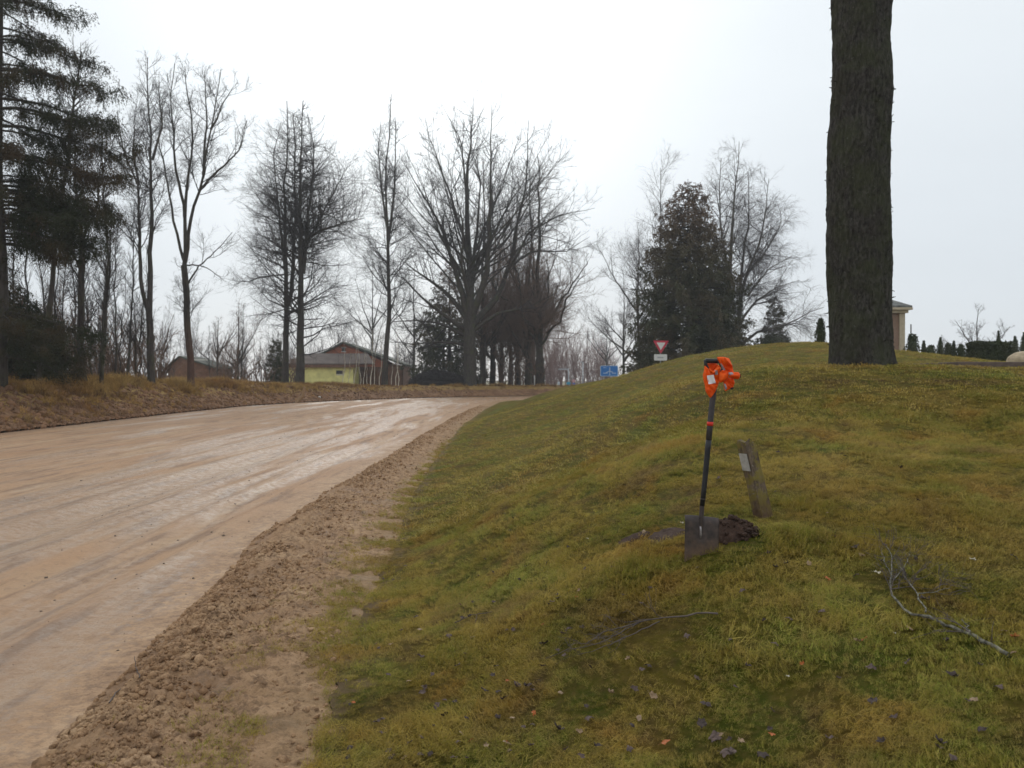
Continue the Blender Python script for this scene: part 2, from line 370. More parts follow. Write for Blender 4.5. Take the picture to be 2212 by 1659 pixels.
ctrl = [(1515, 1200, 4.4), (1650, 1130, 5.0), (2212, 1659, 2.6), (1500, 1659, 3.0), (1000, 1659, 3.3), (2212, 1200, 4.2), (1500, 950, 7.4), (1900, 950, 7.3), (2212, 950, 7.2),
        (1300, 1150, 5.6), (1100, 1100, 7.4), (1000, 1300, 5.7), (1200, 1400, 4.2), (1100, 1000, 13.0), (1150, 930, 19.0), (1300, 900, 15.5), (1300, 1000, 8.6), (1400, 850, 14.0), (1500, 830, 11.5),
        (1600, 806, 10.8), (1800, 797, 10.8), (2000, 795, 10.8), (2212, 797, 10.8),
        (1180, 847, 36), (1242, 841.5, 33), (1283, 837.5, 31.5), (1303, 833, 30.5), (1333, 818, 29), (1361, 807, 28), (1426, 786, 26.5), (1475, 772, 26), (1536, 762.5, 25.5), (1600, 752, 25), (1780, 740, 25), (1960, 762, 24), (2080, 777, 24), (2212, 790, 24)]
pts = [tuple(at(*c)) for c in ctrl]
pts += [(x, 13.8, 1.60) for x in (3.5, 6.5, 10)] + [(4.0, 16.8, 1.72), (8, 17, 1.88), (13, 16, 1.7)]
pts += [(x, 31, z) for x, z in ((1.5, 0.55), (5, 1.9), (8, 2.35), (12, 2.4), (17, 2.0), (22, 1.8))]
pts += [(x, 42, z) for x, z in ((1, 0.2), (6, 1.0), (12, 1.7), (20, 1.7), (30, 1.7))] + [(x, 60, z) for x, z in ((1, 0.05), (6, 0.3), (14, 0.9), (30, 1.2), (50, 1.2))]
pts += [(1.0, -6, 0.1), (4, -6, 0.9), (10, -4, 1.6), (0.3, 0, 0.1), (3.2, 0.5, 0.55), (5, 4.5, 1.2), (8, 6, 1.7), (10, 12, 1.85), (16, 14, 1.9), (20, 5, 1.9), (25, 20, 1.9), (40, 10, 1.9), (40, 30, 1.8)]
for y in (-10, -3, 1, 3, 5, 7, 10, 14, 20, 28, 36, 45, 55): pts.append((float(x_grass(y)), y, 0.05 + 0.02 * (y > 20)))
pts = np.array(pts)
def _phi(r): return np.where(r > 1e-9, r * r * np.log(np.maximum(r, 1e-9)), 0)
_XY = pts[:, :2] / 10; _n = len(pts)
_A = np.zeros((_n + 3, _n + 3)); _A[:_n, :_n] = _phi(np.linalg.norm(_XY[:, None] - _XY[None], axis=-1)) + np.eye(_n) * 0.002
_A[:_n, _n] = 1; _A[:_n, _n + 1:] = _XY; _A[_n:, :_n] = _A[:_n, _n:].T
_w = np.linalg.solve(_A, np.concatenate([pts[:, 2], [0, 0, 0]]))
def z_lawn_raw(x, y):
    x = np.asarray(x, float); y = np.asarray(y, float); sh = x.shape
    q = np.stack([x.ravel(), y.ravel()], -1) / 10; o = np.empty(len(q))
    for i in range(0, len(q), 20000):
        c = q[i:i + 20000]; o[i:i + 20000] = _phi(np.linalg.norm(c[:, None] - _XY[None], axis=-1)) @ _w[:_n] + _w[_n] + c @ _w[_n + 1:]
    return o.reshape(sh)
def z_lawn(x, y):
    x, y = np.broadcast_arrays(np.asarray(x, float), np.asarray(y, float))
    z = np.clip(z_lawn_raw(np.minimum(x, 45), np.clip(y, -10, 62)), 0.0, 3.0)
    far = sstep(50, 66, y)
    z = z * (1 - far) + far * (sstep(6, 20, x) * 1.1 * (1 - sstep(90, 130, y)))
    z = z * sstep(0, 1.1, x - x_grass(y)) ** 0.6 + 0.038 * np.exp(-((x - 1.0) ** 2 + (y - 4.6) ** 2) / 3.0)
    z = z + 0.016 * fbm(x * 2.6, y * 2.6, 5, 5) * sstep(0, 0.6, x - x_grass(y)) + 0.05 * fbm(x * 0.45, y * 0.45, 3, 8) * sstep(0, 2, x - x_grass(y)) * sstep(4, 9, y)
    return z
HOLE = [(1442, 1157, 4.75, 0.17, 0.09, 0.07)]
def z_left(x, y):
    d = x_left(y) - x
    top = np.interp(y, [-10, 40, 60, 72, 85, 100, 140, 200], [1.32, 1.32, 1.25, 1.1, 0.98, 0.9, 0.5, 0.2])
    w = np.interp(y, [-10, 50, 70, 85], [3.2, 3.6, 4.2, 7.0])
    z = top * sstep(-0.15, 1, d / w) + 0.10 * fbm(x * 0.9, y * 0.9, 5, 21) * sstep(0.0, 1.0, d) + 0.10 * (1 - sstep(45, 65, y)) * np.exp(-((d - w * 0.9) / 1.2) ** 2)
    return z
def z_road(x, y):
    lat = x - x_right(y); wf = np.clip(12 / np.maximum(np.abs(y), 3), 0.15, 1) * sstep(0, 0.4, -lat) * sstep(0, 1.0, x - x_left(y))
    wx = x + 0.12 * fbm(x * 0.1, y * 0.16, 3, 31)
    z = 0.0 * x
    for c, wd, a in ((-3.3, 0.20, 0.036), (-3.75, 0.14, 0.021), (-4.9, 0.32, 0.048), (-5.6, 0.2, 0.030), (-6.9, 0.34, 0.042), (-8.3, 0.22, 0.030), (-10.0, 0.4, 0.045)):
        cc = c + 0.07 * (c + 2) * np.clip(y / 30, 0, 1.5) - 0.01 * y
        z = z - a * np.exp(-((wx - cc) / wd) ** 2) + a * 0.55 * np.exp(-((np.abs(wx - cc) - wd * 1.7) / (wd * 0.45)) ** 2)
    z = z + 0.014 * fbm(x * 4.0, y * 0.5, 5, 33, 0.6) + 0.010 * fbm(x * 7, y * 5, 5, 35, 0.6) + 0.014 * np.abs(fbm(x * 9, y * 8, 4, 36, 0.6)) * (1 - sstep(0.1, 1.1, -lat))
    # tread marks in the outer wheel track
    tr = np.exp(-((wx + 3.3 + 0.01 * y + 0.04) / 0.12) ** 2) * (0.5 + 0.5 * np.sin(y * 2 * np.pi / 0.16)) * 0.012 * (y < 14)
    return (z + tr) * wf
def z_shoulder(x, y):
    a = x_right(y); b = x_grass(y); s = np.clip((x - a) / np.maximum(b - a, 0.01), 0, 1)
    hump = 0.060 * np.exp(-((s - 0.24) / 0.17) ** 2) + 0.025 * np.exp(-((s - 0.65) / 0.25) ** 2)
    rough = 0.045 * np.abs(fbm(x * 5.5, y * 3.8, 5, 41, 0.6)) + 0.055 * np.abs(fbm(x * 11, y * 10, 4, 43, 0.65)) + 0.026 * fbm(x * 26, y * 26, 3, 45, 0.65)
    env = sstep(0, 0.16, s) * (1 - 0.6 * sstep(0.5, 1, s)) * (1 - sstep(0.93, 1.0, s))
    return (hump + rough * 0.9) * env * (1 - 0.5 * sstep(30, 60, y)) * (b - a > 0.1)
def zg(x, y):
    x = float(x); y = float(y)
    if x < x_left(y): return float(z_left(np.array([x]), np.array([y]))[0])
    if x < x_right(y): return float(z_road(np.array([x]), np.array([y]))[0])
    if x < x_grass(y): return float(z_shoulder(np.array([x]), np.array([y]))[0])
    return float(z_lawn(np.array([x]), np.array([y]))[0])
def grid(name, rows, fa, fb, cols, zf, mat, kind='structure', z_edge=None):
    Y = rows[:, None] * np.ones((1, len(cols))); a = fa(rows)[:, None]; b = fb(rows)[:, None]
    X = a + (b - a) * cols[None]; Z = zf(X, Y)
    n, m = X.shape; i = np.arange((n - 1) * m).reshape(n - 1, m)[:, :-1]
    Q = np.stack([i, i + 1, i + m + 1, i + m], -1).reshape(-1, 4)
    o = link(name, mesh_np(name, np.stack([X, Y, Z], -1).reshape(-1, 3), Q, mat, True), kind=kind)
    for nm, v in (('from_left', X - a), ('from_right', b - X)):
        at_ = o.data.attributes.new(nm, 'FLOAT', 'POINT'); at_.data.foreach_set('value', np.ascontiguousarray((v + 0 * X).ravel(), np.float32))
    return o
rows_f = np.unique(np.concatenate([np.linspace(-12, 1.5, 30), np.exp(np.linspace(math.log(1.5), math.log(96), 620))]))
rows_c = np.unique(np.concatenate([np.linspace(-12, 1.5, 16), np.exp(np.linspace(math.log(1.5), math.log(96), 420))]))
road = grid('road', rows_f, x_left, x_right, 1 - (1 - np.linspace(0, 1, 170)) ** 1.5, z_road, m_road)
shoulder = grid('road_shoulder', rows_f, x_right, x_grass, np.linspace(0, 1, 130), z_shoulder, m_mud)
lawn = grid('lawn', rows_c, x_grass, lambda y: np.maximum(60 + 0 * y, x_grass(y) + 1), np.linspace(0, 1, 210) ** 2.2, z_lawn, m_turf)
bank = grid('roadside_bank', rows_c[::2], lambda y: -75 + 0 * y, x_left, 1 - (np.linspace(1, 0, 110)) ** 2.2, z_left, m_bank)
# ground beyond, out to the horizon
def z_far(x, y): 
    return np.where(y < 97, z_left(np.minimum(x, x_left(np.minimum(y, 96))), y), 0) * (y < 97) + (y >= 97) * np.interp(y, [96, 140, 200, 1e9], [0.85, 0.3, 0, 0]) * (1 - sstep(3, 14, x))
m_field = simple('far_field', (0.16, 0.13, 0.055), 0.9, 0.3, 0.2)
ys = np.array([96.0, 100, 110, 120, 140, 170, 220, 400, 1500])
fl = grid('field', ys, lambda y: -75 - (y - 96) * 1.2, lambda y: 62 + (y - 96) * 1.2, np.linspace(0, 1, 80), lambda x, y: np.interp(y, [96, 140, 200, 1e9], [0.85, 0.3, 0, 0]) * (1 - sstep(3, 14, x)) - 0.02, m_field)
gm = MB()
for (x0, x1, y0, y1, z) in ((-1500, 1500, -1500, 1500, -0.9),):
    gm.add([(x0, y0, z), (x1, y0, z), (x1, y1, z), (x0, y1, z)], np.array([(0, 1, 2, 3)]))
gobj = gm.build('ground', m_field); gobj['kind'] = 'structure'
m_asph = simple('wet_asphalt', (0.40, 0.40, 0.41), 0.28, 0.1, 0.5, spec=0.6)
ma = grid('main_road', np.array([126.0, 132, 138, 146, 152, 158]), lambda y: -6 + 0 * y, lambda y: 70 + 0 * y, np.linspace(0, 1, 60), lambda x, y: np.interp(y, [96, 140, 200], [0.85, 0.3, 0]) * (1 - sstep(3, 14, x)) + 0.03, m_asph)

# ================================================================== trees
def resample(pl, K):
    pl = np.asarray(pl, float); d = np.concatenate([[0], np.cumsum(np.linalg.norm(np.diff(pl, axis=0), axis=1))])
    t = np.linspace(0, d[-1], K)
    return np.stack([np.interp(t, d, pl[:, i]) for i in range(3)], -1)
def plen(P): return np.linalg.norm(np.diff(P, axis=1), axis=2).sum(1)
def grow(rng, PP, PR, total, t0=0.15, t1=0.98, ang=(30, 60), lr=(0.3, 0.5), taper=0.6, K=4, wob=0.12, up=0.1, rr=0.6, rend=0.004, length=None, tip_up=0.0, rmax=1e9, tpow=0.8):
    N, Kp = PR.shape; PL = plen(PP)
    idx = rng.choice(N, total, p=PL / PL.sum()); t = t0 + (t1 - t0) * rng.random(total) ** tpow
    f = t * (Kp - 1); i = np.minimum(f.astype(int), Kp - 2); w = (f - i)[:, None]
    a = PP[idx, i]; b = PP[idx, i + 1]; pos = a * (1 - w) + b * w; T = unit(b - a)
    r = PR[idx, i] * (1 - w[:, 0]) + PR[idx, i + 1] * w[:, 0]
    rv = unit(rng.normal(size=(total, 3))); U = unit(np.cross(T, rv))
    an = np.radians(rng.uniform(*ang, total))[:, None]
    d = np.cos(an) * T + np.sin(an) * U
    if length is not None: L = length(t, pos) * rng.uniform(0.75, 1.2, total)
    else: L = PL[idx] * rng.uniform(*lr, total) * (1 - taper * t)
    L = np.maximum(L, 0.12)
    P = np.empty((total, K, 3)); P[:, 0] = pos; seg = (L / (K - 1))[:, None]
    for k in range(1, K):
        d = unit(d + rng.normal(size=(total, 3)) * wob + np.array([0, 0, 1.0]) * (up + tip_up * k / K))
        P[:, k] = P[:, k - 1] + d * seg
    r0 = np.minimum(np.minimum(r * rr, L * 0.0125 + 0.003), rmax); s = np.linspace(0, 1, K)[None]
    R = r0[:, None] * (1 - s) + np.minimum(rend, r0[:, None]) * s
    return P, R
def wiggle(rng, P, amp):
    n = rng.normal(size=P.shape) * amp; n[0] = 0; return P + n
def stem(rng, pl, r0, r1, K=12, wob=0.03, p=1.0):
    P = resample(pl, K); n = rng.normal(size=(K, 3)); n = (n + np.roll(n, 1, 0) + np.roll(n, -1, 0)) / 1.7 + rng.normal(size=(K, 3)) * 0.35; n[0] = 0
    P = P + n * wob * 1.5; s = np.linspace(0, 1, K) ** p
    return P, (r0 - r1) * (1 - s) ** 1.25 + r1
def bare_tree(name, base, stems, levels, label, mt=None, mc=None, group=None, seed=1, cat='tree', root_flare=True, sub=None):
    """stems: list of (polyline relative to the base, r0, r1); levels: keyword dicts for grow"""
    rng = np.random.default_rng(seed)
    t = empty(name, base, label, cat, group)
    K = 14; SP = []; SR = []
    for k, (pl, r0, r1) in enumerate(stems):
        P, R = stem(rng, pl, r0, r1, K, (0.012 if k == 0 else 0.017) * max(1.0, np.linalg.norm(np.subtract(pl[-1], pl[0])) / 6))
        if k == 0 and root_flare: P[0, 2] -= 0.4; R[0] *= 1.25; R[1] *= 1.03
        SP.append(P); SR.append(R)
    SP = np.array(SP); SR = np.array(SR)
    V, Fq = tubes(SP, SR, 9)
    link('trunk', mesh_np('trunk', V, Fq, mt or m_bark), t)
    PP, PR = SP, SR; mb = MB()
    for j, lv in enumerate(levels):
        lv = dict(lv); S = lv.pop('S', 3 if j > 0 else 5); src = lv.pop('src', None)
        if src == 'stems': PP, PR = SP, SR
        PP, PR = grow(rng, PP, PR, **lv)
        V, Fq = tubes(PP, PR, S) if S > 3 else spikes(PP, PR); mb.add(V, Fq)
    link('crown', mb.mesh('crown', mc or m_twig, True), t)
    return t
def px_line(rel, ox, oy, s, d, base, dy=0.0):
    """points read off the photograph at scale s from corner (ox, oy), set at depth d (moving dy away along the line)"""
    o = []
    for i, (x, y) in enumerate(rel):
        dd = d + dy * i / max(1, len(rel) - 1)
        o.append(at_src(ox + x / s, oy + y / s, dd) - base)
    return o
def ground_pt(u, d):
    p = at(u, 800, d); p[2] = zg(p[0], p[1]) if p[1] < 96 else float(np.interp(p[1], [96, 140, 200], [0.85, 0.3, 0]) * (1 - sstep(3, 14, p[0])))
    return p
def ground_src(sx, d): return ground_pt(sx / 1.17177, d)
def fit0(pl): pl[0] = np.array([0, 0, 0.0]); return pl

# --- the big oak by the bend in the road
D = 84.0
b = ground_src(950 + 465 / 1.952, D); rg = np.random.default_rng(5)
def E(pl, dy=0): return px_line(pl, 950, 200, 1.952, D, b, dy)
oak = [(fit0(E([(465, 1520), (466, 1400), (466, 1280), (465, 1180)])), 0.72, 0.60),
       (E([(465, 1200), (462, 1000), (460, 850), (455, 480), (480, 90)], 1), 0.50, 0.02),
       (E([(455, 1180), (400, 960), (330, 740), (230, 560), (130, 400)], -3), 0.33, 0.018), (E([(450, 1180), (350, 1050), (230, 970), (100, 870)], 3), 0.30, 0.02),
       (E([(445, 1240), (330, 1160), (230, 1080), (150, 990), (80, 960)], -4), 0.27, 0.018), (E([(445, 1270), (300, 1200), (180, 1190), (80, 1200)], 2), 0.2, 0.018),
       (E([(450, 1310), (300, 1300), (180, 1310), (70, 1300)], -2), 0.17, 0.015), (E([(475, 1180), (540, 1000), (560, 700), (570, 400), (580, 130)], -2), 0.40, 0.02),
       (E([(480, 1220), (600, 1100), (660, 900), (720, 600), (760, 200)], 3), 0.34, 0.018), (E([(490, 1240), (620, 1150), (760, 1130), (880, 1060)], -3), 0.24, 0.018),
       (E([(645, 960), (760, 760), (900, 680), (1080, 640)], -2), 0.18, 0.015), (E([(459, 860), (380, 590), (270, 300), (250, 200)], 3), 0.2, 0.015),
       (E([(457, 620), (420, 300), (330, 130)], -2), 0.15, 0.015), (E([(480, 980), (520, 860), (620, 830), (700, 720), (870, 400)], 4), 0.2, 0.015),
       (E([(655, 930), (780, 850), (950, 850), (1060, 780)], 4), 0.16, 0.015), (E([(470, 1000), (500, 800), (520, 500), (440, 250)], 6), 0.22, 0.015), (E([(470, 1100), (420, 900), (430, 700), (370, 450)], -6), 0.22, 0.015)]
for k in range(20):
    th = R_((-1 if k % 2 else 1) * (20 + 60 * (k + 0.5) / 20) + rg.uniform(-4, 4)); z0 = rg.uniform(7.5, 12.5); dpt = rg.uniform(-6.5, 6.5); q_ = 0.9 + 0.1 * rg.random()
    ex, ez = 1.2 + math.sin(th) * 10.6 * q_, 14.5 + math.cos(th) * 13.2 * q_
    oak.append(([np.array([0.1, 0, z0]), np.array([ex * 0.38, dpt * 0.4, z0 + (ez - z0) * 0.36]), np.array([ex * 0.76, dpt * 0.75, z0 + (ez - z0) * 0.76]), np.array([ex, dpt, ez])], 0.12, 0.014))
bare_tree('oak_tree', b, oak, [dict(total=600, t0=0.15, ang=(25, 60), length=lambda t, p: 5.2 - 2.9 * t, K=6, wob=0.17, up=0.08, rr=0.5, rend=0.012, S=4, src='stems'),
    dict(total=2800, t0=0.1, ang=(25, 65), lr=(0.35, 0.6), taper=0.35, K=5, wob=0.17, up=0.07, rr=0.6, rend=0.008),
    dict(total=12500, t0=0.1, ang=(20, 55), lr=(0.4, 0.65), taper=0.3, K=3, wob=0.18, up=0.06, rend=0.007), dict(total=26000, t0=0.1, ang=(20, 50), lr=(0.45, 0.8), taper=0.3, K=2, wob=0.1, up=0.05, rend=0.006)],
    'broad spreading bare oak at the bend of the dirt road, the widest crown of all', seed=11, cat='tree')

# --- trees along the left bank
LVM = lambda n, **k: [dict(total=n, t0=0.25, ang=(25, 55), K=6, wob=0.12, up=0.10, rr=0.5, rend=0.008, S=4, src='stems', **k)]
def L1(n, **k): return dict(dict(total=n, t0=0.25, ang=(25, 60), lr=(0.16, 0.3), taper=0.5, K=6, wob=0.17, up=0.12, rr=0.5, rend=0.008, S=4, src='stems'), **k)
def L2(n, **k): return dict(dict(total=n, t0=0.15, ang=(25, 65), lr=(0.35, 0.65), taper=0.3, K=4, wob=0.2, up=0.07, rend=0.005), **k)
def L3(n, **k): return dict(dict(total=n, t0=0.1, ang=(20, 60), lr=(0.4, 0.7), taper=0.25, K=3, wob=0.2, up=0.06, rend=0.004), **k)

def L4(n, **k): return dict(dict(total=n, t0=0.1, ang=(20, 50), lr=(0.45, 0.8), taper=0.3, K=2, wob=0.1, up=0.05, rend=0.004), **k)
D = 45.0; b = ground_src(383, D)
def A1(pl, dy=0, d=None): return px_line(pl, 0, 0, 1.58, d or D, b, dy)
bare_tree('bare_tree', b, [(fit0(A1([(605, 1500), (600, 1330), (596, 1240)])), 0.21, 0.17), (A1([(598, 1245), (610, 1000), (612, 700), (600, 450), (590, 235)], 1), 0.16, 0.02),
    (A1([(592, 1240), (568, 1150), (560, 900), (555, 750), (500, 600), (470, 440)], -1), 0.12, 0.02), (A1([(612, 640), (650, 500), (640, 330)], 1), 0.08, 0.015), (A1([(556, 740), (530, 600), (545, 420)], 1), 0.07, 0.015)],
    [L1(110, length=lambda t, p: 2.9 - 1.9 * t, ang=(25, 70)), L2(900), L3(4000), L4(9000)], 'tall bare tree forking low into two dark stems, just left of the vase-shaped tree', seed=21)
D = 49.0; b = ground_src(484, D)
bare_tree('bare_tree', b, [(fit0(A1([(765, 1495), (755, 1330), (745, 1180), (738, 1060)])), 0.21, 0.18), (A1([(738, 1065), (742, 850), (762, 600), (760, 400), (740, 260)], 1), 0.13, 0.02),
    (A1([(742, 1050), (770, 850), (815, 700), (850, 500), (880, 290)], -2), 0.12, 0.02), (A1([(735, 1040), (700, 880), (660, 680), (640, 560), (650, 400)], 2), 0.09, 0.02), (A1([(750, 1140), (790, 1070), (880, 990), (930, 930)], -1), 0.06, 0.015),
    (A1([(740, 870), (700, 650), (690, 400), (705, 260)], -2), 0.1, 0.02), (A1([(800, 760), (860, 700), (960, 600), (990, 480)], 1), 0.09, 0.015), (A1([(815, 700), (830, 500), (820, 280)], 3), 0.1, 0.015), (A1([(845, 520), (900, 400), (950, 330)], 1), 0.07, 0.01), (A1([(745, 1060), (830, 1070), (900, 1120)], 1), 0.05, 0.01)],
    [L1(120, t0=0.35, length=lambda t, p: 2.8 - 1.9 * t), L2(900), L3(4200), L4(10000)], 'slender bare tree with a vase-shaped crown and reddish lower trunk on the left bank', mt=m_bark_red, seed=22)
# pair of lindens in front of the yellow building
def A2(pl, dy=0): return px_line(pl, 550, 150, 1.843, D, b, dy)
def envC(H): return lambda t, p: np.interp(p[:, 2] / H, [0, 0.12, 0.3, 0.5, 0.7, 0.85, 1.0], [2.6, 4.2, 5.2, 4.4, 3.3, 2.4, 0.9])
D = 69.0; b = ground_src(722, D)
bare_tree('linden_tree', b, [(fit0(A2([(318, 1500), (322, 1100), (322, 600), (330, 190)])), 0.28, 0.03), (A2([(330, 1150), (360, 900), (368, 560), (350, 260)], 1), 0.2, 0.03), (A2([(320, 1000), (290, 750), (270, 450), (300, 300)], 1), 0.13, 0.02)],
    [L1(210, t0=0.14, length=envC(23), ang=(45, 90), up=-0.02, tip_up=0.22, wob=0.18, tpow=0.8), L2(1500, ang=(30, 70), wob=0.25, up=0.02), L3(7000, wob=0.25), L4(17000)], 'dark bare linden, the thinner left trunk of the pair before the yellow building', seed=23)
D = 68.0; b = ground_src(757, D)
bare_tree('linden_tree', b, [(fit0(A2([(382, 1500), (395, 1100), (388, 700), (395, 190)])), 0.36, 0.03), (A2([(400, 1000), (430, 700), (450, 400), (420, 250)], 1), 0.2, 0.02), (A2([(405, 850), (480, 800), (600, 760), (690, 740)], -2), 0.13, 0.02), (A2([(400, 900), (500, 700), (560, 600), (610, 500)], 2), 0.13, 0.02)],
    [L1(240, t0=0.10, length=envC(23), ang=(45, 90), up=-0.02, tip_up=0.22, wob=0.18, tpow=0.8), L2(1800, ang=(30, 70), wob=0.25, up=0.02), L3(8000, wob=0.25), L4(20000)], 'dark bare linden, the thicker right trunk of the pair before the yellow building', seed=24)
D = 80.0; b = ground_src(973, D)
bare_tree('bare_tree', b, [(fit0(A2([(780, 1510), (790, 1300), (793, 1100), (797, 800), (790, 500), (812, 165)])), 0.28, 0.03), (A2([(797, 850), (825, 640), (835, 420), (835, 270)], 1), 0.16, 0.02), (A2([(792, 780), (765, 600), (755, 430), (760, 290)], -1), 0.13, 0.02)],
    [L1(150, t0=0.16, length=lambda t, p: np.interp(p[:, 2] / 27, [0, 0.15, 0.4, 0.6, 0.8, 1.0], [2.0, 4.0, 4.6, 3.2, 1.9, 0.9]), ang=(25, 70), up=0.05, tip_up=0.15), L2(1200), L3(5000), L4(12000)], 'narrow tall bare tree standing alone between the yellow building and the oak', seed=25)

# wood at the left
D = 34.0; b = ground_src(97, D)
bare_tree('bare_tree', b, [(fit0(A1([(152, 1500), (190, 1250), (225, 980), (270, 650), (290, 420), (330, 220)])), 0.14, 0.03), (A1([(245, 820), (180, 700), (120, 600)], 1), 0.08, 0.02)],
    [L1(80, t0=0.3, length=lambda t, p: 2.9 - 1.9 * t), L2(500), L3(2200), L4(4500)], 'dark bare tree leaning to the right beneath the big spruce', seed=26)
D = 36.0; b = ground_src(209, D)
bare_tree('bare_tree', b, [(fit0(A1([(330, 1500), (325, 1200), (330, 960)])), 0.16, 0.13), (A1([(330, 965), (312, 850), (300, 700), (310, 560)], 1), 0.08, 0.02), (A1([(332, 960), (365, 880), (395, 800), (405, 650)], -1), 0.08, 0.02), (A1([(330, 1100), (290, 1000), (265, 880)], 1), 0.06, 0.015)],
    [L1(100, t0=0.2, length=lambda t, p: 2.4 - 1.0 * t), L2(650, wob=0.22), L3(2600, wob=0.22), L4(5500)], 'thick dark bare tree with a crooked fork, between the leaning tree and the twin-stemmed one', seed=27)
D = 38.0; b = ground_src(256, D)
bare_tree('bare_tree', b, [(fit0(A1([(402, 1510), (425, 1300), (432, 1000), (415, 800), (410, 560)])), 0.09, 0.02), (A1([(425, 1230), (445, 1000), (450, 820)], 1), 0.07, 0.015)],
    [L1(70, t0=0.2, length=lambda t, p: 1.6 - 0.6 * t), L2(420), L3(1700), L4(3500)], 'thin bare tree rising beside the crooked-forked one in the wood', seed=28)

# slim saplings of the wood: three shapes, copied
def sapling_meshes(seed, H, r, mt, mc, lean=0.3, n=(40, 220, 700), L=1.2):
    rng = np.random.default_rng(seed)
    P, R = stem(rng, [(0, 0, -0.3), (lean * 0.4, 0, H * 0.5), (lean, lean * 0.5, H)], r, 0.012, 10, 0.05)
    P = P[None]; R = R[None]; V, Fq = tubes(P, R, 6)
    tm = mesh_np('sapling_trunk', V, Fq, mt); mb = MB(); PP, PR = P, R
    for j, k in enumerate(n):
        kw = dict(total=k, ang=(20, 50), K=5 - j, wob=0.13, up=0.12, rend=0.004, rr=0.55)
        if j == 0: kw.update(t0=0.2, length=lambda t, p: L * (1.15 - 0.75 * t))
        else: kw.update(t0=0.1, lr=(0.35, 0.65), taper=0.3)
        PP, PR = grow(rng, PP, PR, **kw); V, Fq = spikes(PP, PR); mb.add(V, Fq)
    return tm, mb.mesh('sapling_crown', mc, True)
SAP = [sapling_meshes(31, 8.5, 0.06, m_bark, m_twig), sapling_meshes(32, 7.0, 0.045, m_bark, m_twig, -0.4), sapling_meshes(33, 10.0, 0.085, m_bark, m_twig, 0.6, (55, 300, 1000), 1.7)]
rg = np.random.default_rng(77)
def copy_thing(kind, meshes, loc, rz, s, label, cat, group):
    t = empty(kind, loc, label, cat, group, rz); t.scale = (s, s, s)
    for nm, me in meshes: link(nm, me, t)
    return t
sap_u = [8, 26, 40, 55, 66, 96, 118, 130, 145, 160, 196, 212, 246, 258, 272, 290, 302, 345, 368, 380, 455, 470, 498, 520, 560, 575]
for i, u in enumerate(sap_u):
    d = rg.uniform(36, 46) if u < 320 else rg.uniform(66, 82); g = ground_pt(u + rg.uniform(-4, 4), d); k = i % 3
    while g[0] > float(x_left(g[1])) - 4.2: d += 1.5; g = ground_pt(u, d)
    tm, cm = SAP[k]
    copy_thing('sapling_tree', (('trunk', tm), ('crown', cm)), g, rg.uniform(0, 6.28), rg.uniform(0.75, 1.15) * (1.0 if u < 320 else 0.62),
               'thin bare sapling among the undergrowth of the wood left of the road' if u < 320 else 'thin bare sapling on the bank near the dark shed, left of the linden pair', 'tree', 'thin saplings in the wood' if u < 320 else 'saplings near the dark shed')
# white birch saplings before the building
bm = sapling_meshes(35, 5.2, 0.05, simple('birch_pale_bark', (0.62, 0.56, 0.46), 0.7, 0.15, 3.0), m_twig_brown, 0.3, (26, 120, 300), 0.7)
bm2 = sapling_meshes(36, 4.4, 0.045, bm[0].materials[0], m_twig_brown, -0.25, (22, 100, 260), 0.6)
for i, sx in enumerate((868, 884, 897, 912, 920, 930, 938, 946, 961, 990, 1003, 1008)):
    d = rg.uniform(76, 84); g = ground_src(sx, d)
    tm, cm = (bm, bm2)[i % 2]
    copy_thing('birch_sapling', (('trunk', tm), ('crown', cm)), g, rg.uniform(0, 6.28), rg.uniform(0.7, 1.0), 'pale-stemmed young birch in the row before the brick gable', 'tree', 'young birches before the house')

# --- avenue of lindens behind the oak: three shapes, seven trees
def avenue_tree(seed, H, spread, lean=0.0):
    rng = np.random.default_rng(seed); st = []
    P, R = stem(rng, [(0, 0, -0.4), (0.1, 0, H * 0.12)], 0.42, 0.36, 14, 0.02); SP = [P]; SR = [R]
    P, R = stem(rng, [(0.1, 0, H * 0.1), (0.2, 0, H * 0.6), (0.3, 0, H)], 0.32, 0.03, 14, 0.08); SP.append(P); SR.append(R)
    for k in range(9):
        a = k * 2.4 + rng.uniform(-.3, .3); s = spread * rng.uniform(0.6, 1.1); z0 = H * rng.uniform(0.08, 0.3); z1 = H * rng.uniform(0.45, 0.98); z1 -= s * 0.3
        P, R = stem(rng, [(0.1, 0, z0), (math.cos(a) * s * 0.45, math.sin(a) * s * 0.45, z0 + (z1 - z0) * 0.38), (math.cos(a) * s, math.sin(a) * s, z1)], 0.15, 0.02, 14, 0.12); SP.append(P); SR.append(R)
    SP = np.array(SP); SR = np.array(SR); V, Fq = tubes(SP, SR, 8); tm = mesh_np('trunk', V, Fq, m_bark)
    mb = MB(); PP, PR = SP, SR
    for j, k in enumerate((240, 1600, 7000, 15000)):
        kw = dict(total=k, ang=(25, 65), K=(5, 4, 3, 2)[j], wob=0.17, up=0.04, rend=(0.012, 0.009, 0.008, 0.007)[j], rr=0.5)
        if j == 0: kw.update(t0=0.03, length=lambda t, p: 3.4 * (1.1 - 0.5 * t), tip_up=0.1, tpow=1.0)
        else: kw.update(t0=0.1, lr=(0.35, 0.65), taper=0.3)
        PP, PR = grow(rng, PP, PR, **kw); V, Fq = spikes(PP, PR); mb.add(V, Fq)
    return tm, mb.mesh('crown', m_twig_brown, True)
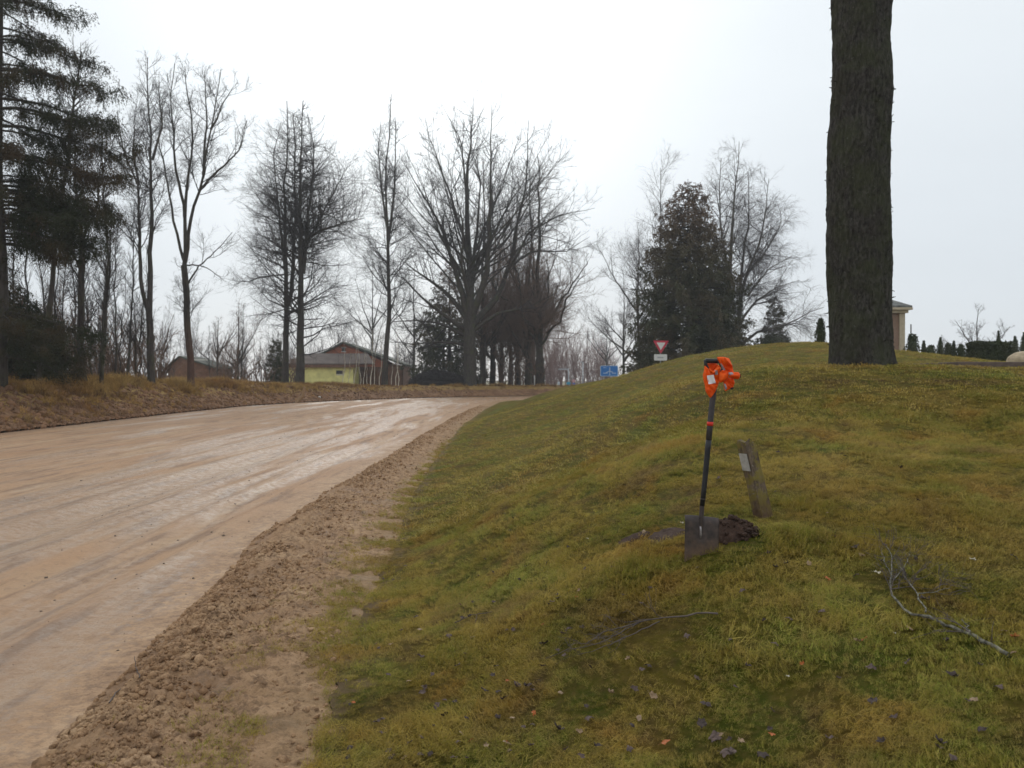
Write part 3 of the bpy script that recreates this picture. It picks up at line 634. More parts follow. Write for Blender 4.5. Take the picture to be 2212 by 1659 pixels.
AVL = ('tall brown bare avenue tree standing next to the oak trunk on its right', 'second brown avenue tree to the right of the oak trunk', 'third brown avenue tree from the oak, set well back', 'brown avenue tree in the middle of the row, fourth from the oak',
       'low-forking brown avenue tree just left of the last one in the row', 'spreading brown avenue tree at the right end of the row, beside the road bend', 'farthest avenue tree, seen through the gap in the middle of the row', 'far avenue tree seen between the last two trunks of the row')
AV = [avenue_tree(41, 27, 4.6), avenue_tree(42, 24, 5.5), avenue_tree(43, 20, 5.0)]
for i, (sx, d, k, s, rz) in enumerate(((1221, 90, 0, 0.92, 0.3), (1247, 97, 1, 1.0, 1.2), (1270, 104, 0, 0.85, 2.6), (1311, 100, 1, 0.95, 4.0), (1337, 93, 1, 1.02, 0.6), (1369, 88, 2, 1.22, 3.1), (1292, 112, 1, 0.95, 5.1), (1350, 106, 1, 1.0, 2.2))):
    copy_thing('avenue_tree', (('trunk', AV[k][0]), ('crown', AV[k][1])), ground_src(sx, d), rz, s, AVL[i], 'tree', 'avenue trees behind the oak')

# --- birch and bare trees beyond the mound
def A4(pl, dy=0): return px_line(pl, 1500, 350, 2.552, D, b, dy)
D = 62.0; b = ground_src(1500 + 900 / 2.552, D)
bare_tree('birch_tree', b, [(fit0(A4([(880, 1500), (875, 1100), (880, 900), (912, 500), (945, 30)])), 0.32, 0.02), (A4([(935, 1400), (950, 1100), (962, 850), (1010, 600), (1000, 220)], 1), 0.2, 0.02), (A4([(920, 1350), (960, 1000), (1060, 700), (1150, 270)], -1), 0.2, 0.02),
    (A4([(960, 1330), (1050, 1250), (1200, 1215), (1300, 1180), (1400, 1120), (1490, 1095)], -2), 0.12, 0.02), (A4([(950, 1200), (1060, 1050), (1200, 960), (1340, 920)], 1), 0.12, 0.015), (A4([(880, 900), (840, 650), (815, 350), (825, 130)], 2), 0.12, 0.02), (A4([(960, 900), (1100, 760), (1220, 560), (1190, 420)], 2), 0.1, 0.015), (A4([(1000, 1020), (1130, 850), (1280, 760)], 1), 0.09, 0.015)],
    [L1(200, t0=0.15, length=lambda t, p: 3.8 - 2.4 * t, up=0.03, tip_up=-0.1), L2(1600, up=-0.05, K=4), L3(9000, up=-0.18, lr=(0.5, 0.9), rend=0.007), L4(24000, up=-0.3, lr=(0.6, 1.1), K=2, rend=0.007)], 'tall grey bare birch with hazy drooping twigs right of the tall spruce, beyond the mound', mt=m_birch_grey, mc=m_twig_grey, seed=51)
def mid_tree(sx, d, H, sp, label, seed, mc=m_twig_grey, n=(120, 900, 3600), r=0.2, group=None, z0=0.25):
    g = ground_src(sx, d); rng = np.random.default_rng(seed)
    st = [([(0, 0, 0), (0.1, 0, H * z0), (0.15, 0, H * 0.6), (0.2, 0, H)], r, 0.02)]
    for k in range(6):
        a = k * 2.4 + rng.uniform(-.4, .4); s = sp * rng.uniform(0.6, 1.0); zz = H * rng.uniform(z0 * 0.8, 0.5); z1 = min(H * 0.95, zz + s * rng.uniform(0.9, 1.7))
        st.append(([(0.12, 0, zz), (math.cos(a) * s * 0.5, math.sin(a) * s * 0.5, zz + (z1 - zz) * 0.45), (math.cos(a) * s, math.sin(a) * s, z1)], r * 0.5, 0.015))
    return bare_tree('bare_tree', g, st, [L1(n[0], length=lambda t, p: H * 0.16 * (1.2 - 0.5 * t)), L2(n[1]), L3(n[2]), L4(int(n[2] * 1.8))], label, mt=m_bark, mc=mc, seed=seed, group=group)
mid_tree(1612, 82, 16.5, 5.2, 'bare tree behind the left side of the tall spruce, left of the give-way sign', 61)
mid_tree(1668, 76, 21.0, 3.4, 'bare crown showing above the left shoulder of the tall spruce', 62)
mid_tree(1575, 104, 15.0, 5.0, 'grey bare tree behind the blue direction sign', 63)
mid_tree(1534, 136, 11.0, 4.5, 'low bare tree left of the blue direction sign, on the main road', 64, n=(60, 400, 1500))
mid_tree(2468, 60, 5.6, 2.2, 'small grey bare tree behind the clipped hedge on the skyline', 65, n=(50, 300, 1200), r=0.09)
mid_tree(2130, 70, 3.4, 2.2, 'low bare shrub on the skyline left of the big trunk', 66, n=(40, 200, 800), r=0.05)
mid_tree(1120, 98, 13.0, 5.0, 'pale grey bare tree behind the brush heap, left of the dark spruce', 67, n=(60, 400, 1600))
mid_tree(1045, 105, 16.0, 5.0, 'tall hazy bare tree behind the brick gable', 68, n=(60, 400, 1600))
mid_tree(940, 112, 17.0, 5.5, 'hazy bare tree behind the roof of the yellow building', 69, n=(60, 400, 1600))
mid_tree(600, 92, 9.0, 3.5, 'bushy bare tree beside the dark shed on the left', 70, n=(80, 500, 2000), mc=m_twig_brown)
mid_tree(548, 96, 8.0, 3.5, 'low bushy bare tree just right of the dark shed roof', 71, n=(80, 500, 2000), mc=m_twig_brown)

# far woods: one mass of small bare trees
def far_wood(name, items, mc, seed, label, cat):
    rng = np.random.default_rng(seed); mb = MB()
    for (x, y, z, H, sp) in items:
        st = []; 
        for k in range(5):
            a = rng.uniform(0, 6.28); s = sp * rng.uniform(0.2, 1.0)
            P, R = stem(rng, [(x, y, z - 0.3), (x + math.cos(a) * s * 0.4, y + math.sin(a) * s * 0.4, z + H * 0.5), (x + math.cos(a) * s, y + math.sin(a) * s, z + H * rng.uniform(0.75, 1.0))], 0.07, 0.02, 8, 0.12); st.append((P, R))
        PP = np.array([q[0] for q in st]); PR = np.array([q[1] for q in st]); V, Fq = tubes(PP, PR, 3); mb.add(V, Fq)
        for n, L in ((36, H * 0.22), (300, H * 0.09)):
            PP, PR = grow(rng, PP, PR, n, t0=0.1, ang=(20, 60), K=3 if n < 100 else 2, wob=0.15, up=0.05, rr=0.6, rend=0.012, length=lambda t, p, L=L: L * (1.1 - 0.4 * t), taper=0.3)
            V, Fq = spikes(PP, PR); mb.add(V, Fq)
    o = link(name, mb.mesh(name, mc, True), kind='stuff'); tag(o, label, cat); return o
rg = np.random.default_rng(9)
it = []
for i in range(130):
    d = rg.uniform(120, 190); u = rg.uniform(-250, 1000); p = ground_pt(u, d); it.append((p[0], p[1], p[2], rg.uniform(6, 12) * (1.5 if u < 420 else 1.0), rg.uniform(2, 3.5)))
far_wood('far_wood', it, m_twig_grey, 91, 'hazy grey bare woodland low on the horizon behind the left bank', 'woodland')
it = []
for i in range(70):
    d = rg.uniform(165, 215); u = rg.uniform(1155, 1330); p = ground_pt(u, d); it.append((p[0], p[1], p[2], rg.uniform(8, 19) * np.interp(u, [1155, 1210, 1330], [0.8, 1.0, 0.6]), rg.uniform(2.5, 4)))
far_wood('red_thicket', it, m_twig_red, 92, 'reddish brown bare thicket beyond the main road, right of the avenue', 'thicket')
it = []
for i in range(95):
    d = rg.uniform(34, 62); u = rg.uniform(-120, 360); p = ground_pt(u, d)
    if p[0] > float(x_left(p[1])) - 4.5: continue
    it.append((p[0], p[1], p[2], rg.uniform(1.6, 5.5), rg.uniform(0.8, 1.6)))
for i in range(26):
    d = rg.uniform(74, 96); u = rg.uniform(330, 640); p = ground_pt(u, d)
    if p[0] > float(x_left(p[1])) - 4.5: continue
    it.append((p[0], p[1], p[2], rg.uniform(1.5, 4.5), rg.uniform(1.0, 2.0)))
for i in range(16):
    d = rg.uniform(126, 150); u = rg.uniform(1290, 1460); p = ground_pt(u, d); it.append((p[0], p[1], p[2], rg.uniform(2.5, 6), rg.uniform(1.5, 2.5)))
for i in range(16):
    d = rg.uniform(90, 116); u = rg.uniform(1030, 1175); p = ground_pt(u, d); it.append((p[0], p[1], p[2], rg.uniform(3, 7), rg.uniform(1.5, 2.5)))
far_wood('undergrowth', it, m_twig_brown, 93, 'tangle of leafless brushwood under the roadside trees', 'undergrowth')

# ------------------------------------------------------------------ conifers
def spruce_foliage(rng, BP, BR, nsec, nhang, hang, dens=6, sprig=0.10, flat=0.5, lsec=(0.16, 0.3)):
    """side twigs off the branches, then hanging or spreading sprays of needles as slim triangles"""
    mb = MB(); V, Fq = tubes(BP, BR, 4); mb.add(V, Fq)
    P2, R2 = grow(rng, BP, BR, nsec, t0=0.12, t1=1.0, ang=(35, 75), lr=lsec, taper=0.55, K=4, wob=0.1, up=-0.12, rend=0.004, rr=0.6)
    V, Fq = tubes(P2, R2, 3); mb.add(V, Fq)
    tw = MB()
    V, Fq = None, None
    P3, R3 = grow(rng, np.concatenate([P2]), np.concatenate([R2]), nhang, t0=0.0, ang=(20, 90), K=4, wob=0.12, up=-0.45 * hang, tip_up=-0.5 * hang, rend=0.004, rr=0.7, length=lambda t, p: rng.uniform(0.10, 0.42, len(t)) * (0.4 + hang))
    # needles: triangles set round every twig
    n = len(P3); k = dens
    ii = np.repeat(np.arange(n), k); f = rng.random(n * k) * 2.999; i = f.astype(int); w = (f - i)[:, None]
    p0 = P3[ii, i] * (1 - w) + P3[ii, i + 1] * w; T = unit(P3[ii, i + 1] - P3[ii, i]); U = unit(np.cross(T, unit(rng.normal(size=(n * k, 3)))))
    tip = p0 + (T * 0.8 + U * 0.7) * sprig * rng.uniform(0.6, 1.3, (n * k, 1)); side = unit(np.cross(T, U)) * sprig * 0.24
    V = np.stack([p0 - side, p0 + side, tip], 1).reshape(-1, 3); tw.add(V, np.arange(n * k * 3).reshape(-1, 3))
    return mb, tw
def spruce_branches(rng, H, z0, rad, n, r, droop=0.25, K=8, wob=0.05, explicit=()):
    BP = []; BR = []
    for k in range(n):
        f = (k + rng.random()) / n; z = z0 + (H * 0.985 - z0) * f; a = k * 2.39996 + rng.uniform(-.3, .3)
        L = rad(z / H) * rng.uniform(0.75, 1.1); BP.append((z, a, L))
    BP += list(explicit); P = []
    for z, a, L in BP:
        s = np.linspace(0, 1, K); rr = L * s * (1 - 0.06 * s); dz = L * (0.10 * s - droop * 1.5 * s ** 1.6 + droop * 0.55 * s ** 4)
        p = np.stack([math.cos(a) * rr, math.sin(a) * rr, z + dz], -1) + rng.normal(size=(K, 3)) * wob * s[:, None] * L * 0.4
        P.append(p); BR.append(np.clip(0.012 + L * 0.009, 0.012, 0.06) * (1 - s) + 0.006)
    return np.array(P), np.array(BR)
def spruce(name, base, H, rad, label, n, nsec, nhang, hang, seed, mneed, z0=1.0, r=0.25, lean=(0, 0), explicit=(), dens=6, sprig=0.1, droop=0.25, group=None, lsec=(0.16, 0.3)):
    rng = np.random.default_rng(seed); t = empty(name, base, label, 'tree', group)
    P, R = stem(rng, [(0, 0, -0.4), (0, 0, H * 0.5), (0, 0, H)], r, 0.015, 14, 0.02); V, Fq = tubes(P[None], R[None], 9)
    link('trunk', mesh_np('trunk', V, Fq, m_bark), t)
    BP, BR = spruce_branches(rng, H, z0, rad, n, r, droop, explicit=explicit)
    mb, tw = spruce_foliage(rng, BP, BR, nsec, nhang, hang, dens, sprig, lsec=lsec)
    link('branches', mb.mesh('branches', m_bark, True), t)
    link('needle_sprays', tw.mesh('needle_sprays', mneed, False), t)
    return t
# the near spruce at the left edge
b = ground_pt(2, 30)
EXL = 1.13
def bz(src_y): return float(at_src(0, src_y, 30)[2] - b[2])
exp_ = [(bz(y), a, L) for (y, a, L) in ((5, -0.1, 3.2), (95, -0.35, 2.6), (100, 0.2, 3.3), (175, 0.0, 4.3), (180, -0.3, 3.4), (250, 0.1, 3.9), (275, -0.15, 4.3), (320, 0.05, 4.5), (400, -0.1, 4.4), (385, 0.3, 3.9), (460, -0.2, 3.5), (480, 0.2, 3.8), (500, 0.0, 3.4), (530, -0.4, 3.3), (560, 0.15, 2.9), (545, 0.05, 3.3), (555, -0.25, 3.2), (590, 0.1, 3.0), (600, -0.1, 2.8), (470, 0.1, 3.6), (490, -0.1, 3.7), (510, 0.25, 3.4), (520, -0.3, 3.6), (575, 0.3, 3.1), (580, -0.4, 3.0), (615, 0.2, 2.6), (620, -0.2, 2.5), (800, 0.15, 3.3), (790, 0, 3.0), (870, 0.1, 2.9), (905, 0, 2.7), (820, -0.3, 2.8), (840, 0.3, 3.2), (800, -0.8, 2.5), (850, -0.5, 2.6))]
spruce('spruce_tree', b, 22.0, lambda f: np.interp(f, [0, 0.05, 0.15, 0.22, 0.32, 0.5, 0.8, 1.0], [2.8, 2.6, 0.8, 0.8, 3.0, 3.0, 2.2, 0.2]), 'huge dark spruce with drooping curtains of twigs at the left edge of the wood',
       110, 6500, 46000, 1.0, 101, m_needle, z0=1.3, r=0.24, explicit=[(z, a, L * EXL) for z, a, L in exp_], dens=7, sprig=0.06, droop=0.30, lsec=(0.08, 0.22))
b = ground_pt(44, 35)
spruce('spruce_tree', b, 4.4, lambda f: np.interp(f, [0, 0.4, 0.8, 1.0], [2.6, 2.2, 1.0, 0.2]), 'low dark young spruce in the shade under the huge one', 60, 1500, 8000, 0.5, 111, m_needle, z0=0.2, r=0.08, dens=6, sprig=0.09, droop=0.15)
D = 59.0; b = ground_src(1742, D)
spruce('spruce_tree', b, 15.2, lambda f: np.interp(f, [0, 0.25, 0.5, 0.75, 0.93, 1.0], [4.7, 4.5, 3.9, 2.7, 1.4, 0.35]), 'tall dense dark spruce with a brownish top beyond the mound', 300, 6500, 40000, 0.55, 102, m_needle_dark, z0=0.5, r=0.3, dens=6, sprig=0.13, droop=0.12)
b = ground_src(1828, 66)
spruce('spruce_tree', b, 10.5, lambda f: np.interp(f, [0, 0.4, 0.8, 1.0], [3.2, 2.4, 1.3, 0.3]), 'lower dark spruce squeezed between the tall spruce and the birch', 110, 1600, 8000, 0.5, 103, m_needle_dark, z0=0.5, r=0.2, dens=5, sprig=0.15, droop=0.12)
b = ground_src(1640, 66)
spruce('spruce_tree', b, 5.5, lambda f: np.interp(f, [0, 0.4, 0.8, 1.0], [2.4, 1.6, 0.9, 0.2]), 'small dark spruce at the foot of the tall one, behind the give-way sign', 60, 700, 3600, 0.5, 104, m_needle_dark, z0=0.3, r=0.12, dens=5, sprig=0.14, droop=0.1)
b = ground_src(1960, 68)
spruce('fir_tree', b, 7.6, lambda f: np.interp(f, [0, 0.3, 0.6, 0.85, 1.0], [1.8, 1.5, 1.0, 0.8, 0.15]), 'small ragged conifer on the mound skyline under the long birch limb', 60, 800, 4200, 0.3, 105, m_needle_dark, z0=0.3, r=0.12, dens=6, sprig=0.13, droop=0.1)
b = ground_src(1138, 94)
spruce('spruce_tree', b, 14.5, lambda f: np.interp(f, [0, 0.2, 0.5, 0.8, 1.0], [5.0, 5.2, 3.6, 1.8, 0.2]), 'dark green spruce behind the left side of the oak', 120, 2000, 9500, 0.5, 106, m_needle_dark, z0=0.5, r=0.3, dens=5, sprig=0.2, droop=0.12)
b = ground_src(700, 80)
spruce('spruce_tree', b, 4.6, lambda f: np.interp(f, [0, 0.4, 0.8, 1.0], [1.3, 1.1, 0.6, 0.2]), 'small dark conifer left of the linden pair', 40, 400, 2200, 0.4, 107, m_needle_dark, z0=0.2, r=0.08, dens=5, sprig=0.14, droop=0.1)

# clipped and columnar evergreens of the cemetery
def leafy_solid(rng, prof, H, n, sz, boxy=None):
    """leaf-size faces through the outer volume; prof(f) radius at height fraction"""
    f = rng.random(n); a = rng.uniform(0, 6.2832, n); q = 1 - 0.35 * rng.random(n) ** 2
    if boxy:
        w, d = boxy; x = rng.uniform(-1, 1, n); y = rng.uniform(-1, 1, n); z = rng.uniform(0, 1, n); side = rng.integers(0, 5, n)
        x = np.where(side == 0, -1 + 0.08 * rng.random(n), np.where(side == 1, 1 - 0.08 * rng.random(n), x)); y = np.where(side == 2, -1 + .15 * rng.random(n), np.where(side == 3, 1 - .15 * rng.random(n), y)); z = np.where(side == 4, 1 - 0.06 * rng.random(n), z)
        c = np.stack([x * w * (1 + 0.05 * np.sin(z * 9 + x * 3)), y * d, z * H * (1 + 0.04 * np.sin(x * 7))], -1)
    else:
        rr = prof(f) * q * (1 + 0.20 * np.sin(a * 3 + f * 9 + R_(n % 360)) + 0.12 * np.sin(a * 7 - f * 17) + 0.12 * np.sin(f * 23 + n)); c = np.stack([np.cos(a) * rr, np.sin(a) * rr, f * H], -1)
    u = unit(rng.normal(size=(n, 3)) + np.array([0, 0, 0.6])); v = unit(np.cross(u, rng.normal(size=(n, 3))))
    s = sz * rng.uniform(0.6, 1.3, (n, 1)); V = np.stack([c - v * s * 0.4, c + v * s * 0.4, c + u * s * 1.3], 1).reshape(-1, 3)
    return V, np.arange(n * 3).reshape(-1, 3)
def evergreen(name, base, H, prof, n, sz, label, seed, cat='shrub', boxy=None, group=None):
    rng = np.random.default_rng(seed); t = empty(name, base, label, cat, group)
    P = np.array([[(0, 0, -0.2), (0, 0, H * 0.5), (0, 0, H * 0.8)]]); V, Fq = tubes(P, np.array([[0.06, 0.05, 0.02]]), 6); link('trunk', mesh_np('trunk', V, Fq, m_bark), t)
    mb = MB(); V, Fq = leafy_solid(rng, prof, H, n, sz, boxy); V = V * (1, 1, 1) + 0.0; mb.add(V, Fq)
    if boxy: mb.box(-boxy[0] * 0.9, boxy[0] * 0.9, -boxy[1] * 0.8, boxy[1] * 0.8, 0, H * 0.94)
    else:
        fz = np.linspace(0.0, 0.96, 10); P = np.array([[(0, 0, f * H) for f in fz]]); V, Fq = tubes(P, np.array([[max(0.01, prof(f) * 0.72) for f in fz]]), 9); mb.add(V, Fq)
    link('foliage', mb.mesh('foliage', m_thuja, False), t); return t
bush = lambda R: (lambda f: R * np.sqrt(np.clip(1 - (np.asarray(f) * 1.0 - 0.35) ** 2 / 0.45, 0.03, 1)))
cone = lambda R: (lambda f: R * np.clip(1.25 - 1.2 * np.asarray(f), 0.06, 1.0))
def ev(sx, d, vtop, R, prof, label, seed, n=2200, sz=0.055, name='thuja_shrub', **k):
    g = ground_src(sx, d); top = at_src(sx, vtop, d)[2]; return evergreen(name, g, max(0.5, top - g[2]), prof(R), n, sz, label, seed, **k)
ev(2077, 31, 806, 0.18, bush, 'lone rounded columnar thuja on the mound just left of the big trunk', 201, 2200, 0.05)
ev(2309, 40, 846, 0.34, bush, 'round dark clipped bush beside the little chapel', 202, 2600, 0.06)
ev(2338, 42, 863, 0.30, cone, 'narrow conifer just right of the round clipped bush', 203)
ev(2356, 43, 874, 0.34, bush, 'lowest dark bush in the row of cemetery evergreens', 204)
ev(2380, 43, 855, 0.42, cone, 'pointed conifer in the middle of the evergreen row', 205)
ev(2400, 44, 868, 0.33, bush, 'blunt-topped bush right of the pointed conifer', 206)
ev(2414, 43, 864, 0.30, cone, 'slim conifer near the right end of the evergreen row', 207)
ev(2432, 42, 872, 0.26, bush, 'last small bush of the evergreen row, before the gap', 208)
ev(2527, 44, 838, 0.26, cone, 'conifer tip rising behind the clipped hedge block', 209)
ev(2569, 42, 852, 0.42, cone, 'pointed conifer between the clipped hedge and the right edge', 210)
ev(2592, 44, 842, 0.50, cone, 'taller ragged conifer cut by the right edge of the view', 211)
g = ground_src(2503, 34); top = at_src(2503, 868, 34)[2]
evergreen('clipped_hedge', g, top - g[2], None, 6500, 0.07, 'big square-clipped dark hedge block on the right skyline', 212, 'hedge', boxy=(0.70, 0.5))
# dark dome behind the small fir
ev(1958, 66, 846, 2.1, bush, 'dark rounded bush at the foot of the ragged conifer', 213, 3500, 0.14, name='round_bush')

# ------------------------------------------------------------------ the big trunk on the bank
D = 11.5; b = at(1860, 792, D); b[2] = zg(b[0], b[1]) - 0.02
big = empty('big_trunk_tree', b, 'massive rough-barked tree trunk standing on the top of the bank', 'tree')
prof = [(792, 1790, 1930), (740, 1791, 1925), (650, 1792, 1922), (560, 1790, 1921), (470, 1789, 1919), (380, 1789, 1917), (300, 1790, 1917), (250, 1795, 1919), (200, 1797, 1924), (150, 1799, 1922), (90, 1800, 1918), (0, 1796, 1919)]
zs = []; cx = []; rr_ = []
for v, u0, u1 in prof:
    p0 = at(u0, v, D); p1 = at(u1, v, D); zs.append(p0[2] - b[2]); cx.append((p0[0] + p1[0]) / 2 - b[0]); rr_.append((p1[0] - p0[0]) / 2 * 0.955)
zs += [6.5, 8.5, 11, 14]; cx += [cx[-1], cx[-1] + 0.05, cx[-1] + 0.15, cx[-1] + 0.1]; rr_ += [0.44, 0.40, 0.33, 0.22]
nz, na = 400, 160
Z = np.linspace(-0.35, 14, nz); A = np.arange(na) * 2 * np.pi / na
ZZ, AA = np.meshgrid(Z, A, indexing='ij')
RR = np.interp(ZZ, zs, rr_); CX = np.interp(ZZ, zs, cx)
lump = 0.022 * (vnoise(np.cos(AA) * 1.6 + 9, np.sin(AA) * 1.6 + ZZ * 1.1, 3) - 0.5) * 2
wz = AA * 24 / (2 * np.pi) + 1.1 * fbm(np.cos(AA) * 3, ZZ * 1.8 + np.sin(AA) * 3, 3, 7)
fur = np.abs(np.sin(wz * np.pi)) ** 0.7 * 0.018
plate = 0.022 * fbm(np.cos(AA) * 9 + 31, ZZ * 5 + np.sin(AA) * 9, 5, 13, 0.65) + 0.012 * np.abs(fbm(np.cos(AA) * 14 + 3, ZZ * 9 + np.sin(AA) * 14, 3, 14)) + 0.010 * (vnoise(np.cos(AA) * 22, ZZ * 14 + np.sin(AA) * 22, 15) - 0.5)
RR = RR + lump + fur - 0.010 + plate + 0.055 * np.exp(-np.maximum(ZZ, 0) / 0.12) * (0.55 + 0.45 * np.cos(AA * 5 + 1))
# burr scars
for (az, zz, s, h) in ((-0.3, 5.1, 0.16, 0.035), (-2.9, 4.5, 0.2, 0.03), (-1.4, 5.9, 0.25, -0.03), (-1.7, 3.1, 0.12, 0.02)):
    da = (AA - az + np.pi) % (2 * np.pi) - np.pi; RR = RR + h * np.exp(-((da * 0.45) ** 2 + (ZZ - zz) ** 2) / s ** 2)
V = np.stack([CX + RR * np.cos(AA), RR * np.sin(AA), ZZ], -1).reshape(-1, 3)
i = (np.arange(nz - 1)[:, None] * na + np.arange(na)[None]); j = (np.arange(nz - 1)[:, None] * na + (np.arange(na)[None] + 1) % na)
Q = np.stack([i, j, j + na, i + na], -1).reshape(-1, 4)
link('trunk', mesh_np('trunk', V, Q, m_bark_big), big)
rng = np.random.default_rng(6)
st = []; SR = []
for k in range(8):
    a = k * 2.4; z0 = 8.5 + k * 0.6; L = 4.5 - k * 0.25
    P, R = stem(rng, [(0.05, 0, z0), (math.cos(a) * L * 0.5, math.sin(a) * L * 0.5, z0 + L * 0.5), (math.cos(a) * L, math.sin(a) * L, z0 + L * 1.2)], 0.12, 0.02, 10, 0.05); st.append(P); SR.append(R)
PP, PR = np.array(st), np.array(SR); mb = MB(); V, Fq = tubes(PP, PR, 6); mb.add(V, Fq)
for n_, kw in ((60, dict(lr=(0.3, 0.5), K=5)), (350, dict(lr=(0.35, 0.6), K=4))):
    PP, PR = grow(rng, PP, PR, n_, t0=0.3, wob=0.14, up=0.08, **kw); V, Fq = tubes(PP, PR, 3); mb.add(V, Fq)
link('crown', mb.mesh('crown', m_twig, True), big)
# short epicormic twig stubs that roughen the outline
n_ = 420; a = rng.uniform(0, 6.283, n_); z = rng.uniform(0.3, 7.5, n_); r = np.interp(z, zs, rr_); c = np.interp(z, zs, cx)
p0 = np.stack([c + np.cos(a) * r * 0.99, np.sin(a) * r * 0.99, z], -1); d = unit(np.stack([np.cos(a), np.sin(a), rng.uniform(-0.3, 0.9, n_)], -1) + rng.normal(size=(n_, 3)) * 0.3)
Ls = rng.uniform(0.015, 0.06, (n_, 1)); P = np.stack([p0, p0 + d * Ls * 0.6, p0 + d * Ls + rng.normal(size=(n_, 3)) * 0.01], 1); V, Fq = tubes(P, np.tile([0.010, 0.007, 0.003], (n_, 1)), 4)
o = link('bark_stubs', mesh_np('bark_stubs', V, Fq, m_bark_big), big); o['kind'] = 'stuff'

# ================================================================== things on the ground
def hit(sx, sy):
    """where the line of sight through a place of the photograph meets the ground"""
    o = np.array([0, 0, EYE]); q = at_src(sx, sy, 1.0) - o; t = 1.2
    T = np.arange(2.0, 90, 0.15); X = o[0] + q[0] * T; Y = o[1] + q[1] * T; Zr = o[2] + q[2] * T
    G = np.where(X > x_grass(Y), z_lawn(X, Y), np.where(X > x_right(Y), z_shoulder(X, Y), np.where(X > x_left(Y), 0, z_left(X, Y))))
    k = np.argmax(Zr <= G); lo, hi = T[max(k - 1, 0)], T[k]
    for _ in range(9):
        m = (lo + hi) / 2; p = o + q * m
        if p[2] <= zg(p[0], p[1]): hi = m
        else: lo = m
    p = o + q * hi; return np.array([p[0], p[1], zg(p[0], p[1])])

# ---- spade
K_ = 4.4 / 2101.0                                   # metres per photograph pixel at the spade
sb = at_src(1774, 1405, 4.4); sb[2] = zg(sb[0], sb[1]) + 0.0
def L2d(sx, sy): return ((sx - 1774) * K_, (1405 - sy) * K_)
m_steel = NT(new_mat('dark_steel'))
_p = m_steel.pos(); _n1 = m_steel.noise(_p, 22, 6, 0.65)
_oz = m_steel.n('ShaderNodeSeparateXYZ', {0: m_steel.n('ShaderNodeTexCoord').outputs['Object']}).outputs[2]
_mz = m_steel.ramp(m_steel.math('ADD', _oz, m_steel.math('MULTIPLY', m_steel.math('SUBTRACT', m_steel.noise(_p, 14, 6, 0.7), 0.5), 0.25)), [(0.01, 0.9), (0.10, 0.0)])
m_steel = m_steel.out(m_steel.mix(_mz, m_steel.ramp(_n1, [(0.35, (0.038, 0.030, 0.028)), (0.55, (0.066, 0.050, 0.045)), (0.75, (0.12, 0.085, 0.066))]), (0.135, 0.085, 0.055)), m_steel.ramp(_n1, [(0.3, 0.38), (0.7, 0.62)]), m_steel.bump(_n1, 0.3, 0.004), 0.3, 0.1)
m_shaft = simple('shaft_black', (0.022, 0.022, 0.024), 0.5, 0.2, 30)
m_shaft_grey = simple('shaft_grey', (0.060, 0.052, 0.054), 0.55, 0.2, 30)
m_redband = simple('red_band', (0.62, 0.035, 0.02), 0.5, 0.1, 30)
m_weld = simple('bare_metal', (0.30, 0.27, 0.27), 0.45, 0.3, 60, spec=0.5, metal=0.4)
spade = empty('spade', sb, 'square-bladed spade with a black shaft and red band stuck upright in the lawn', 'spade')
nu, nv = 15, 17; BV = []
corner = [L2d(1734, 1304), L2d(1820, 1312), L2d(1731, 1442), L2d(1816, 1434)]
for j in range(nv):
    for i in range(nu):
        u = i / (nu - 1); v = j / (nv - 1)
        x = (corner[0][0] * (1 - u) + corner[1][0] * u) * (1 - v) + (corner[2][0] * (1 - u) + corner[3][0] * u) * v
        z = (corner[0][1] * (1 - u) + corner[1][1] * u) * (1 - v) + (corner[2][1] * (1 - u) + corner[3][1] * u) * v
        y = -0.018 * (abs(2 * u - 1) ** 2.2) + 0.012 * (1 - v) ** 2 + 0.003 * math.sin(u * 5 + v * 3)
        if j == 0: y += 0.012; z += 0.002
        BV.append((x, y, z))
nb_ = len(BV); BV += [(x, y + 0.0028, z) for x, y, z in BV]; BF = []
for j in range(nv - 1):
    for i in range(nu - 1):
        a = j * nu + i; BF += [(a, a + nu, a + nu + 1, a + 1), (nb_ + a, nb_ + a + 1, nb_ + a + nu + 1, nb_ + a + nu)]
ring = [i for i in range(nu)] + [j * nu + nu - 1 for j in range(1, nv)] + [(nv - 1) * nu + i for i in range(nu - 2, -1, -1)] + [j * nu for j in range(nv - 2, 0, -1)]
for a, b2 in zip(ring, ring[1:] + ring[:1]): BF.append((a, b2, nb_ + b2, nb_ + a))
link('blade', mesh_np('blade', BV, np.array(BF), m_steel, True), spade)
def curve_tube(name, P, R, mat, parent, S=14, K=None):
    P = np.array(P, float); V, Fq = tubes(P[None], np.array(R, float)[None], S, cap=True); return link(name, mesh_np(name, V, Fq, mat, True), parent)
def sh(sx, sy, y=0.012): a = L2d(sx, sy); return (a[0], y, a[1])
curve_tube('socket', [sh(1776, 1345, 0.006), sh(1776.5, 1325, 0.008), sh(1777, 1305, 0.012), sh(1779, 1280), sh(1781, 1262)], [0.004, 0.009, 0.0125, 0.0125, 0.0135], m_steel, spade)
curve_tube('weld_tongue', [sh(1774, 1362, 0.0015), sh(1773.6, 1352, -0.003), sh(1773.6, 1340, -0.004), sh(1773.6, 1332, 0.001)], [0.0035, 0.0055, 0.0055, 0.005], m_weld, spade)
curve_tube('lower_shaft', [sh(1779, 1280), sh(1784, 1235), sh(1789, 1180), sh(1793, 1135), sh(1795.5, 1112)], [0.0132, 0.0138, 0.0148, 0.0152, 0.0152], m_shaft, spade)
